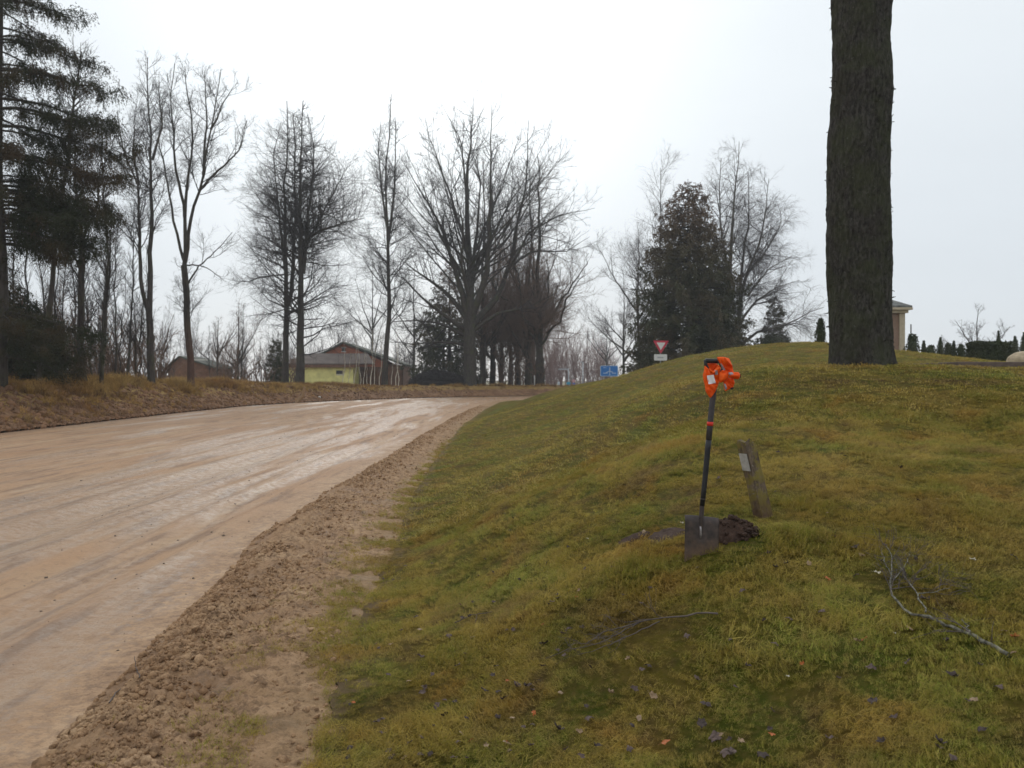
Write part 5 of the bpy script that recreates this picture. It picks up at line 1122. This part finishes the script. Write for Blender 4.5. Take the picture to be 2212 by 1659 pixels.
for P in ([(1541.8, 930), (1544.6, 930), (1544.4, 950), (1542.4, 950)], [(1541, 936), (1543.2, 933), (1545.6, 936), (1543.2, 935)], [(1543, 937.5), (1533, 943), (1533.8, 944.8), (1543.4, 940)], [(1543.4, 937.5), (1551.5, 941.5), (1551, 943.5), (1543.4, 940)], [(1526.5, 943.6), (1537.5, 943.6), (1537.5, 945.6), (1526.5, 945.6)], [(1549, 943.6), (1559.5, 943.6), (1559.5, 945.6), (1549, 945.6)], [(1527, 930), (1535, 930), (1535, 931.2), (1527, 931.2)]):
    prism(rel([q(*p) for p in P]), -0.036, -0.0305).build('marking', m_pale, bs)
for sx in (1528, 1546.5, 1560): 
    x = q(sx, 940)[0] - g[0]; V, Fq = tubes(np.array([[(x, 0.07, -0.3), (x, 0.07, float(q(1, 930)[1] - g[2]))]]), np.full((1, 2), 0.05), 6); link('post', mesh_np('post', V, Fq, m_galv), bs)
def pole_thing(name, sx, sy0, sy1, d, r, mat, label, cat, parts=()):
    g = ground_src(sx, d); t = empty(name, g, label, cat); zt = at_src(sx, sy0, d)[2] - g[2]; V, Fq = tubes(np.array([[(0, 0, -0.3), (0, 0, zt)]]), np.full((1, 2), r), 8, True); link('pole', mesh_np('pole', V, [Fq[0]] + Fq[1:], mat), t); 
    for nm, x0, x1, y0, y1, mt in parts:
        a = at_src(x0, y0, d) - g; b_ = at_src(x1, y1, d) - g; mb = MB(); mb.box(a[0], b_[0], -0.09, -0.04, b_[2], a[2]); mb.build(nm, mt, t)
    return t
m_teal = simple('teal_paint', (0.03, 0.22, 0.30), 0.5); m_cream = simple('cream_paint', (0.66, 0.60, 0.46), 0.6, 0.1, 4); m_pink = simple('faded_red_sign', (0.48, 0.22, 0.22), 0.5); m_blue2 = simple('small_blue', (0.05, 0.13, 0.42), 0.5)
pole_thing('sign_gantry', 1439, 933, 983, 140, 0.09, m_galv, 'pale angular gantry arm over the far main road', 'gantry', (('arm', 1413, 1440, 933, 936, m_galv), ('lower_sign', 1434, 1444, 967, 974, m_teal)))
pole_thing('round_sign', 1452, 961, 983, 142, 0.05, m_galv, 'small round pinkish sign over a blue square, right of the gantry', 'road sign', (('round_face', 1448.5, 1455.5, 961, 967.5, m_pink), ('blue_square', 1448.5, 1455.5, 969.5, 975, m_blue2)))
pole_thing('street_lamp', 1475.5, 916, 982, 145, 0.09, m_galv, 'slim pale street lamp pole against the red thicket', 'street lamp', (('lamp_head', 1468, 1476, 915.5, 917.5, m_galv),))
pole_thing('kerb_bollard', 1414, 966, 984, 135, 0.18, m_galv, 'stubby pale grey post at the left end of the far road', 'bollard')
pole_thing('low_blue_sign', 1498, 970, 982, 145, 0.06, m_galv, 'low wide blue sign left of the big direction sign', 'road sign', (('panel', 1490.5, 1505.5, 970, 977.5, m_blue2),))
pole_thing('cream_box', 1530.5, 966, 980, 100, 0.05, m_galv, 'small cream box on a post under the blue direction sign', 'box', (('box', 1525.5, 1535.5, 966, 974.5, m_cream),))
pole_thing('marker_post', 1321.5, 955, 986, 92, 0.045, m_white, 'thin white roadside marker between the avenue trunks', 'post')
pole_thing('marker_post', 1353, 950, 986, 87, 0.045, m_white, 'thin white roadside marker by the thickest avenue trunk', 'post')
pole_thing('thin_post', 2305.5, 821, 870, 46, 0.035, m_bark, 'thin dark post rising behind the round clipped bush', 'post')

# ================================================================== buildings
def _brick(name, a, b_, mortar, sc_=4.0):
    t = NT(new_mat(name)); v = t.n('ShaderNodeMapping', {0: t.n('ShaderNodeNewGeometry').outputs['Position'], 'Rotation': (R_(90), 0, 0), 'Scale': (sc_, sc_, sc_)}).outputs[0]
    br = t.n('ShaderNodeTexBrick', {0: v, 1: (*a, 1), 2: (*b_, 1), 3: (*mortar, 1), 'Scale': 1.0, 'Mortar Size': 0.04})
    c = t.mix(t.ramp(t.noise(t.pos(), 1.2, 5), [(0.35, 0.0), (0.7, 0.5)]), br.outputs[0], tuple(x * 0.6 for x in a)); return t.out(c, 0.85, t.bump(br.outputs[1], 0.2, 0.02), 0.2)
m_gable = _brick('gable_boards', (0.55, 0.17, 0.08), (0.46, 0.135, 0.07), (0.26, 0.10, 0.06), 2.0)
m_yel = simple('yellow_plaster', (0.80, 0.74, 0.30), 0.85, 0.16, 1.4, 0.3); m_brownw = simple('brown_boards', (0.17, 0.085, 0.05), 0.8, 0.3, 2.0); m_slate = simple('grey_sheet_roof', (0.125, 0.100, 0.088), 0.9, 0.25, 1.0, spec=0.08); m_green = simple('weathered_roof', (0.085, 0.09, 0.072), 0.9, 0.25, 1.0)
m_dark = simple('dark_window', (0.02, 0.018, 0.02), 0.2, 0.1, 2, spec=0.6)
d = 104.0; q = mm_(d); g = ground_src(920, d); g[2] = 0.7; rel = lambda pts: [(x - g[0], z - g[2]) for x, z in pts]
c7 = lambda x, y: q(600 + x / 4.424, 850 + y / 4.424)
house = empty('brick_house', g, 'old house with an orange-brown gable and grey roof behind the young birches', 'house')
gz = 0.0
body = rel([c7(975, 200), c7(1190, 85), c7(1640, 290), c7(1850, 335)]); x0, x1 = body[0][0], body[3][0]
prism([(x0, gz - 1.2), body[0], body[1], body[2], (body[2][0], gz - 1.2)], 0, 9).build('gable_wall', m_gable, house)
xa = body[2][0]; prism([(xa + 0.003, gz - 1.2), (xa + 0.003, body[2][1] - 0.15), (x1, body[3][1]), (x1, gz - 1.2)], 0.6, 8.5).build('side_wall', m_brownw, house)
xm = rel([c7(1300, 330)])[0][0]; zz_ = rel([c7(1300, 345)])[0][1]
prism([(xm, gz - 1.2), (xm, zz_), (x1 - 0.05, zz_ - 0.1), (x1 - 0.05, gz - 1.2)], -0.35, -0.05).build('lower_wall', m_brownw, house)
for k in range(14):
    xx = xm + (x1 - xm - 0.1) * k / 14; mb = MB(); mb.box(xx, xx + (x1 - xm) / 14 * 0.82, -0.40, -0.352, gz - 1.0, zz_ - 0.12); o = mb.build('wall_board', m_brownw, house)
def slope(name, p, r, y0, y1, th, mat, par):
    mb = prism([p, r, (r[0], r[1] + th), (p[0], p[1] + th)], y0, y1); return mb.build(name, mat, par)
slope('roof', (body[0][0] - 0.5, body[0][1] - 0.22), body[1], -0.5, 9.6, 0.18, m_green, house); slope('roof', body[1], (body[3][0] + 0.3, body[3][1] + 0.0), -0.5, 9.6, 0.22, m_green, house)
wq = rel([c7(1175, 135), c7(1215, 175)]); mb = MB(); mb.box(wq[0][0], wq[1][0], -0.03, 0.05, wq[1][1], wq[0][1]); w = mb.build('window', m_dark, house)
mb = MB(); mb.box(wq[0][0] - .08, wq[1][0] + .08, -0.06, -0.031, wq[0][1], wq[0][1] + .09); mb.box(wq[0][0] - .08, wq[1][0] + .08, -0.06, -0.031, wq[1][1] - .09, wq[1][1]); mb.build('frame', m_white, w)
# yellow outbuilding in front
d = 99.0; q = mm_(d); g2 = ground_src(800, d); g2[2] = 0.7; rel = lambda pts: [(x - g2[0], z - g2[2]) for x, z in pts]
shed = empty('yellow_outbuilding', g2, 'low yellow plastered outbuilding with a grey lean-to roof behind the linden pair', 'outbuilding')
a = rel([c7(470, 345)])[0]; b_ = rel([c7(1300, 345)])[0]; mb = MB(); mb.box(a[0], b_[0], 0, 3.9, -1.2, a[1]); mb.build('wall', m_yel, shed)
mb = MB(); mb.box(a[0] - .2, b_[0] + .3, -0.35, -0.05, a[1] - 0.12, a[1] + 0.25); mb.build('eave_board', m_brownw, shed)
z1 = rel([c7(900, 195)])[0][1]; xl = a[0] - .2; xr = b_[0] + 2.6
V = [(xl, -0.4, a[1] + .25), (xr, -0.4, a[1] + .25), (xr - 1.6, 4.2, z1), (xl + 3.2, 4.2, z1)]; V += [(x, y, z + 0.12) for x, y, z in V]
link('roof', mesh_np('roof', V, np.array([(0, 3, 2, 1), (4, 5, 6, 7), (0, 1, 5, 4), (1, 2, 6, 5), (2, 3, 7, 6), (3, 0, 4, 7)]), m_slate, False), shed)
wq = rel([c7(1110, 388), c7(1182, 428)]); mb = MB(); mb.box(wq[0][0], wq[1][0], -0.02, 0.05, wq[1][1], wq[0][1]); w = mb.build('window', m_dark, shed)
mb = MB(); mb.box(wq[1][0], wq[1][0] + 0.12, -0.05, -0.021, wq[1][1] - .08, wq[0][1]); mb.box(wq[0][0], wq[1][0] + .12, -0.06, -0.021, wq[1][1] - .16, wq[1][1] - 0.01); mb.build('frame', m_cream, w)
# dark shed on the left
d = 88.0; q = mm_(d); g3 = ground_src(480, d); c1_ = lambda x, y: q(x / 1.58, y / 1.58); rel = lambda pts: [(x - g3[0], z - g3[2]) for x, z in pts]
sh3 = empty('dark_shed', g3, 'small dark wooden shed under the trees at the left, mostly hidden by the bank', 'shed')
p = rel([c1_(672, 1470), c1_(720, 1428), c1_(850, 1470)]); prism([(p[0][0], -0.8), p[0], p[1], p[2], (p[2][0], -0.8)], 0, 6).build('wall', m_brownw, sh3)
slope('roof', (p[0][0] - .3, p[0][1] - .2), p[1], -0.3, 6.3, 0.15, m_green, sh3); slope('roof', p[1], (p[2][0] + .4, p[2][1] - 0.1), -0.3, 6.3, 0.15, m_green, sh3)
mb = MB(); e_ = rel([c1_(780, 1438), c1_(835, 1441)]); mb.box(e_[0][0], e_[1][0], -0.5, -0.31, e_[1][1], e_[0][1]); mb.build('fascia', m_white, sh3)
# little brick chapel behind the big trunk
d = 45.0; q = mm_(d); g4 = ground_src(2230, d); c4 = lambda x, y: q(2150 + x / 5.005, 700 + y / 5.005); rel = lambda pts: [(x - g4[0], z - g4[2]) for x, z in pts]
m_stone = simple('limewashed_stone', (0.46, 0.38, 0.27), 0.85, 0.12, 5, 0.4); m_brk = _brick('chapel_brick', (0.30, 0.17, 0.11), (0.24, 0.13, 0.085), (0.30, 0.24, 0.19), 5.0)
chap = empty('chapel', g4, 'little brick and plaster cemetery chapel with a cornice, mostly hidden behind the big trunk', 'chapel')
xr = rel([c4(705, 940)])[0][0]; xp = rel([c4(635, 940)])[0][0]; pw = xr - xp; zc0 = rel([c4(600, 462)])[0][1]; zc1 = rel([c4(600, 425)])[0][1]; zc2 = rel([c4(600, 395)])[0][1]; xl = xr - 2.6
mb = MB(); mb.box(xl + 0.08, xr - 0.08, 0.10, 2.5, -0.6, zc0); mb.build('wall', m_brk, chap)
for x in (xl, xr - pw): 
    for y in (0, 2.6 - pw): mb = MB(); mb.box(x, x + pw, y, y + pw, -0.6, zc0 - 0.003); mb.build('pilaster', m_stone, chap, bevel=0.01)
mb = MB(); mb.box(xl - .12, xr + .12, -0.12, 2.72, zc0, zc1); mb.box(xl - .28, xr + .28, -0.28, 2.88, zc1 + .002, zc2); mb.build('cornice', m_stone, chap)
xe = rel([c4(765, 372)])[0][0]; ex = xe - xr; zt = zc2 + 0.9; cx_ = (xl + xr) / 2
V = [(xl - ex, -ex, zc2 + .003), (xr + ex, -ex, zc2 + .003), (xr + ex, 2.6 + ex, zc2 + .003), (xl - ex, 2.6 + ex, zc2 + .003)]; V += [(x, y, z + .09) for x, y, z in V] + [(cx_, 1.3, zt)]
link('roof', mesh_np('roof', V, [np.array([(0, 3, 2, 1), (0, 1, 5, 4), (1, 2, 6, 5), (2, 3, 7, 6), (3, 0, 4, 7)]), np.array([(4, 5, 8), (5, 6, 8), (6, 7, 8), (7, 4, 8)])], simple('slate_roof', (0.13, 0.13, 0.12), 0.7, 0.5, 5), False), chap)

# ---- grave border and boulder on the bank at the right
g = at_src(2424, 930, 11.1)
gb = empty('grave_border', g, 'low dark concrete grave border lying on the bank at the right edge', 'grave border')
m_conc = simple('dark_concrete', (0.13, 0.095, 0.08), 0.85, 0.25, 12, 0.5); m_conc2 = simple('grave_gravel', (0.30, 0.28, 0.26), 0.9, 0.3, 40, 0.6)
zt = at_src(2424, 916, 11.1)[2] - g[2]
for (x0, x1, y0, y1) in ((0, 2.6, 0, 0.10), (0, 2.6, 1.3, 1.4), (0.0, 0.10, 0.103, 1.297), (2.5, 2.6, 0.103, 1.297)):
    mb = MB(); mb.box(x0, x1, y0, y1, -0.25, zt); mb.build('kerb_slab', m_conc, gb, bevel=0.008)
mb = MB(); mb.box(0.103, 2.497, 0.103, 1.297, -0.25, zt - 0.02); mb.build('grave_fill', m_conc2, gb)
g = at_src(2588, 915, 20.0); g[2] = min(g[2], zg(g[0], g[1]) + 0.1); zt = at_src(2588, 889, 20)[2] - g[2]
LV2, LF2 = lump_mesh('boulder', 8, None, 4, 0.16, 1.0); LV2 = LV2 * np.array([0.36, 0.25, zt * 1.0]); 
bo = link('boulder', mesh_np('boulder', LV2, LF2, simple('tan_granite', (0.42, 0.33, 0.22), 0.8, 0.25, 14, 0.5), True), None, g); tag(bo, 'rounded tan boulder gravestone cut by the right edge', 'boulder')

# ---- dark brush heap left of the oak
g = ground_src(1108, 84); heap2 = empty('brush_heap', g, 'long dark heap of cut brushwood left of the oak trunk', 'brush heap'); rng = np.random.default_rng(71)
LV3, LF3 = lump_mesh('core', 4, None, 4, 0.3, 1.0); link('core', mesh_np('core', LV3 * np.array([2.4, 1.6, 1.3]), LF3, simple('brush_core', (0.03, 0.024, 0.022), 0.9, 0.4, 3), True), heap2)
n = 2600; a = rng.uniform(0, 6.28, n); f = np.sqrt(rng.random(n)); c = np.stack([np.cos(a) * f * 2.9, np.sin(a) * f * 1.8, 1.45 * np.sqrt(np.clip(1 - f ** 2, 0, 1)) * rng.uniform(0.75, 1.1, n)], -1)
dd_ = unit(rng.normal(size=(n, 3)) * (1, 1, 0.35)); L_ = rng.uniform(0.3, 1.0, (n, 1)); P = np.stack([c - dd_ * L_ * .5, c + rng.normal(size=(n, 3)) * .04, c + dd_ * L_ * .5], 1); V, Fq = tubes(P, np.tile([0.018, 0.014, 0.006], (n, 1)), 3)
link('brushwood', mesh_np('brushwood', V, Fq, simple('brush_twigs', (0.05, 0.04, 0.037), 0.85, 0.3, 2), True), heap2)
# tan leaning stick by the lindens
g = ground_src(752, 58); P = np.array([[(0, 0, -0.1), (0.5, 0, 0.5), (0.62, 0, 1.15)]]); P[0, :, 0] -= 0.1
V, Fq = tubes(P, np.array([[0.16, 0.12, 0.07]]), 7); o = link('leaning_log', mesh_np('leaning_log', V, Fq, simple('tan_log', (0.30, 0.19, 0.10), 0.8)), None, g); tag(o, 'tan broken log leaning against the right linden of the pair', 'log')

# ================================================================== grass, clods and stones
def make_instancer(name, src_me, P, rot, scl, kind='stuff', label=None, cat=None):
    src = bpy.data.objects.new(name + '_clump', src_me)
    me = bpy.data.meshes.new(name); P = np.ascontiguousarray(P, np.float32); me.vertices.add(len(P)); me.vertices.foreach_set('co', P.ravel())
    ar = me.attributes.new('rot', 'FLOAT_VECTOR', 'POINT'); ar.data.foreach_set('vector', np.ascontiguousarray(rot, np.float32).ravel())
    sa_ = me.attributes.new('scl', 'FLOAT_VECTOR', 'POINT'); sa_.data.foreach_set('vector', np.ascontiguousarray(scl, np.float32).ravel()); me.update()
    o = link(name, me, kind=kind)
    if label: tag(o, label, cat)
    ng = bpy.data.node_groups.new(name, 'GeometryNodeTree'); ng.interface.new_socket('Geometry', in_out='INPUT', socket_type='NodeSocketGeometry'); ng.interface.new_socket('Geometry', in_out='OUTPUT', socket_type='NodeSocketGeometry')
    N = ng.nodes; L = ng.links; gi = N.new('NodeGroupInput'); go = N.new('NodeGroupOutput'); iop = N.new('GeometryNodeInstanceOnPoints'); oi = N.new('GeometryNodeObjectInfo'); oi.inputs[0].default_value = src; oi.inputs['As Instance'].default_value = True
    a1 = N.new('GeometryNodeInputNamedAttribute'); a1.data_type = 'FLOAT_VECTOR'; a1.inputs[0].default_value = 'rot'; a2 = N.new('GeometryNodeInputNamedAttribute'); a2.data_type = 'FLOAT_VECTOR'; a2.inputs[0].default_value = 'scl'
    er = N.new('FunctionNodeEulerToRotation')
    L.new(gi.outputs[0], iop.inputs['Points']); L.new(oi.outputs['Geometry'], iop.inputs['Instance']); L.new(a1.outputs[0], er.inputs[0]); L.new(er.outputs[0], iop.inputs['Rotation']); L.new(a2.outputs[0], iop.inputs['Scale']); L.new(iop.outputs[0], go.inputs[0])
    md = o.modifiers.new('scatter', 'NODES'); md.node_group = ng
    return o
def clump(name, n, rad, L, w, mat, seed, lean=0.8, seg=2, curl=0.8):
    rng = np.random.default_rng(seed); r = rad * np.sqrt(rng.random(n)); a = rng.uniform(0, 6.28, n); b0 = np.stack([r * np.cos(a), r * np.sin(a), np.full(n, -0.004)], -1)
    az = rng.uniform(0, 6.28, n) if curl < 0.9 else rng.normal(0.0, 1.3, n); h = np.stack([np.cos(az), np.sin(az), np.zeros(n)], -1); sd = np.stack([-np.sin(az), np.cos(az), np.zeros(n)], -1); ln = L * rng.uniform(0.5, 1.3, n)[:, None]; le = lean * rng.uniform(0.1, 1.3, n)[:, None]; W = w * rng.uniform(0.7, 1.3, n)[:, None]
    rows = []
    for k in range(seg + 1):
        s = k / seg; x = le * s + curl * le * s * s * 0.6; z = s * np.sqrt(np.clip(1 - (le * 0.6 * s) ** 2, 0.15, 1)) * (1 - 0.25 * le * s)
        c = b0 + h * x * ln * 0.8 + np.array([0, 0, 1.0]) * z * ln; ww = W * (1 - s) ** 0.7
        rows.append(np.stack([c - sd * ww, c + sd * ww], 1) if k < seg else c[:, None])
    V = np.concatenate(rows, 1); m = V.shape[1]; base = (np.arange(n) * m)[:, None]; Q = [base + np.array([[2 * k, 2 * k + 1, 2 * k + 3, 2 * k + 2]]) for k in range(seg - 1)]; T = base + np.array([[2 * (seg - 1), 2 * (seg - 1) + 1, 2 * seg]])
    return mesh_np(name, V.reshape(-1, 3), ([np.concatenate(Q)] if Q else []) + [T], mat, False)
rng = np.random.default_rng(88)
def scatter(n, d0, d1, p, half=0.82):
    """points in a wedge in front of the viewer's side of the lawn, thinning with distance"""
    u = rng.random(n); d = (d0 ** p + u * (d1 ** p - d0 ** p)) ** (1 / p); x = rng.uniform(-half, half, n) * d; return x, d
def lawn_points(n, d0, d1, p):
    x, y = scatter(n, d0, d1, p); e = 0.07 * fbm(y * 4, x * 0, 3, 3) - 0.03; k = x > x_grass(y) + e; x, y = x[k], y[k]
    for (c, w, dd) in holes: k = ((x - c[0]) / w) ** 2 + ((y - c[1]) / dd) ** 2 > 0.75; x, y = x[k], y[k]
    k = ((x - hb[0]) / 0.17) ** 2 + ((y - hb[1] + 0.06) / 0.20) ** 2 > 1; x, y = x[k], y[k]
    # thin out where the turf is worn
    worn = fbm(x * 0.9, y * 0.9, 4, 66); k = rng.random(len(x)) > sstep(0.05, 0.45, worn) * 0.3; x, y = x[k], y[k]
    k = rng.random(len(x)) > sstep(0.0, 0.4, fbm(x * 7, y * 7, 3, 67)) * 0.5; x, y = x[k], y[k]
    k = rng.random(len(x)) < 0.6 + 0.4 * sstep(0.0, 0.35, x - x_grass(y)); return x[k], y[k]
def tilt(x, y, a): n = len(x); return np.stack([a * fbm(x * 2.7, y * 2.7, 3, 81) + rng.normal(size=n) * .22, a * fbm(x * 2.7 + 40, y * 2.7, 3, 82) + rng.normal(size=n) * .22, rng.uniform(-0.9, 0.9, n) + 4 * fbm(x * 0.8, y * 0.8, 2, 83)], -1)
x, y = lawn_points(100000, 1.2, 9.0, 1.0); n = len(x); z = z_lawn(x, y); s = rng.uniform(0.4, 1.2, n) * (0.85 + 0.75 * fbm(x * 3.1, y * 3.1, 4, 68)) * np.where(rng.random(n) < 0.02, 1.35, 1.0) * 0.86
near_fall = np.clip(0.8 + y * 0.03, 0.8, 1.1)
make_instancer('grass', clump('grass_tuft', 46, 0.055, 0.040, 0.0014, m_blade, 1, 1.15, curl=1.0), np.stack([x, y, z], -1), tilt(x, y, 0.9), np.stack([s, s, s * rng.uniform(0.6, 1.15, n)], -1), label='short mossy green and straw-coloured grass covering the near slope', cat='grass')
x, y = lawn_points(46000, 8.0, 34.0, 0.8); n = len(x); z = z_lawn(x, y); s = rng.uniform(0.8, 1.5, n)
make_instancer('distant_grass', clump('distant_tuft', 30, 0.11, 0.036, 0.0035, m_blade, 2, 1.0), np.stack([x, y, z], -1), np.stack([rng.normal(size=n) * .1, rng.normal(size=n) * .1, rng.uniform(0, 6.28, n)], -1), np.stack([s, s, s * 0.6], -1), label='short grass covering the upper bank and the mound', cat='grass')
y = np.exp(rng.uniform(math.log(1.6), math.log(22), 9000)); dd_ = np.abs(rng.normal(0, 0.20, len(y))) * np.clip(1.7 - y * 0.09, 0.4, 1.7); x = x_grass(y) - dd_; k = (x > x_right(y) + 0.1) & (fbm(x * 4, y * 3, 3, 24) > -0.12); x, y = x[k], y[k]; n = len(x); z = z_shoulder(x, y); s = rng.uniform(0.4, 1.0, n)
make_instancer('verge_grass', clump('verge_tuft', 18, 0.05, 0.045, 0.0014, m_blade, 9, 1.1), np.stack([x, y, z], -1), np.stack([rng.normal(size=n) * .2, rng.normal(size=n) * .2, rng.uniform(0, 6.28, n)], -1), np.stack([s, s, s], -1), label='sparse grass tufts creeping from the lawn into the mud of the shoulder', cat='grass')
# dry grass on the left bank
n = 30000; y = np.exp(rng.uniform(math.log(16), math.log(92), n)); dd_ = rng.uniform(0.2, 9, n) ** 1.0; x = x_left(y) - dd_; w_ = np.interp(y, [-10, 50, 70, 85], [3.2, 3.6, 4.2, 7.0]); pr = sstep(0.25, 0.9, dd_ / w_) * 0.88 + 0.12; k = (rng.random(n) < pr) & (fbm(x * 0.5, y * 0.35, 3, 12) > -0.35); x, y, dd_ = x[k], y[k], dd_[k]; n = len(x); z = z_left(x, y); s = rng.uniform(0.5, 1.5, n) * (0.85 + 0.9 * fbm(x * .6, y * .4, 3, 14)) * np.interp(dd_ / np.interp(y, [-10, 50, 70, 85], [3.2, 3.6, 4.2, 7.0]), [0.3, 0.9], [0.5, 1.1]) * np.interp(y, [45, 65], [1.0, 0.55])
make_instancer('dry_grass', clump('dry_tuft', 34, 0.16, 0.42, 0.0065, m_dry, 3, 0.9, 3), np.stack([x, y, z], -1), np.stack([rng.normal(size=n) * .2, rng.normal(size=n) * .2, rng.uniform(0, 6.28, n)], -1), np.stack([s, s, s], -1), label='matted dead straw-coloured grass along the top of the roadside bank', cat='grass')
# clods of mud on the shoulder, on the bank's face and stones on the road
def clod_src(name, seed, mat, sub=2): V, Fq = lump_mesh(name, seed, mat, sub, 0.8, 0.65); return mesh_np(name, V, Fq, mat, True)
x = []; n = 42000; y = np.exp(rng.uniform(math.log(1.5), math.log(50), n)); sft = np.clip(rng.normal(0.22, 0.16, n), 0.01, 0.95); sft = np.where(rng.random(n) < 0.3, rng.random(n), sft); x = x_right(y) + (x_grass(y) - x_right(y)) * sft; cl = fbm(x * 3, y * 2, 3, 77); k = cl > -0.3; x, y = x[k], y[k]; n = len(x)
s = rng.gamma(1.6, 0.0034, n) * (1 + 0.02 * y); z = z_shoulder(x, y) + s * 0.05
make_instancer('mud_clods', clod_src('mud_clod', 5, m_clod), np.stack([x, y, z], -1), rng.uniform(0, 6.28, (n, 3)), np.stack([s, s * rng.uniform(.7, 1.3, n), s], -1), label='crumbly clods of wet mud thrown up along the road shoulder', cat='mud')
n = 15000; y = np.exp(rng.uniform(math.log(16), math.log(80), n)); w_ = np.interp(y, [-10, 50, 70, 85], [3.2, 3.6, 4.2, 7.0]); x = x_left(y) - rng.uniform(-0.02, 0.85, n) * w_; s = rng.gamma(1.8, 0.022, n); z = z_left(x, y)
m_clod2 = simple('bank_clods', (0.20, 0.108, 0.058), 0.9, 0.5, 1.5, 0.5)
make_instancer('bank_clods', clod_src('bank_clod', 6, m_clod2), np.stack([x, y, z], -1), rng.uniform(0, 6.28, (n, 3)), np.stack([s, s * 1.2, s], -1), label='brown clods and leaf litter on the face of the roadside bank', cat='soil')
n = 1500; y = np.exp(rng.uniform(math.log(1.8), math.log(50), n)); x = x_right(y) - 0.05 - np.abs(rng.normal(0, 1.0, n)) * 3.2; k = (x > x_left(y) + .3) & (fbm(x * 0.8, y * .5, 3, 19) > -0.1); x, y = x[k], y[k]; n = len(x); s = rng.gamma(1.6, 0.0030, n) * (1 + 0.015 * y); z = z_road(x, y)
make_instancer('road_stones', clod_src('road_stone', 7, simple('stones', (0.16, 0.12, 0.09), 0.7, 0.4, 9)), np.stack([x, y, z], -1), rng.uniform(0, 6.28, (n, 3)), np.stack([s, s, s * .8], -1), label='small dark stones and crumbs scattered over the wet road', cat='stones')
p = hit(809, 1007); o = link('pale_stone', mesh_np('pale_stone', *(lambda a: (a[0] * 0.11, a[1]))(lump_mesh('s', 2, None, 2)), simple('pale_stone', (0.62, 0.58, 0.52), 0.7)), None, (p[0], p[1], p[2] + .05)); tag(o, 'single pale stone at the foot of the roadside bank', 'stone')

# ---- damp air
hz = MB(); hz.box(-260, 260, -60, 330, -2.0, 45.0)
hv = new_mat('haze'); t_ = NT(hv); vol = t_.n('ShaderNodeVolumePrincipled', {'Color': (0.92, 0.96, 1.0), 'Density': 0.0007, 'Anisotropy': 0.3}); ho = t_.n('ShaderNodeOutputMaterial'); hv.node_tree.links.new(vol.outputs[0], ho.inputs[1])
hz.build('haze', hv)['kind'] = 'stuff'
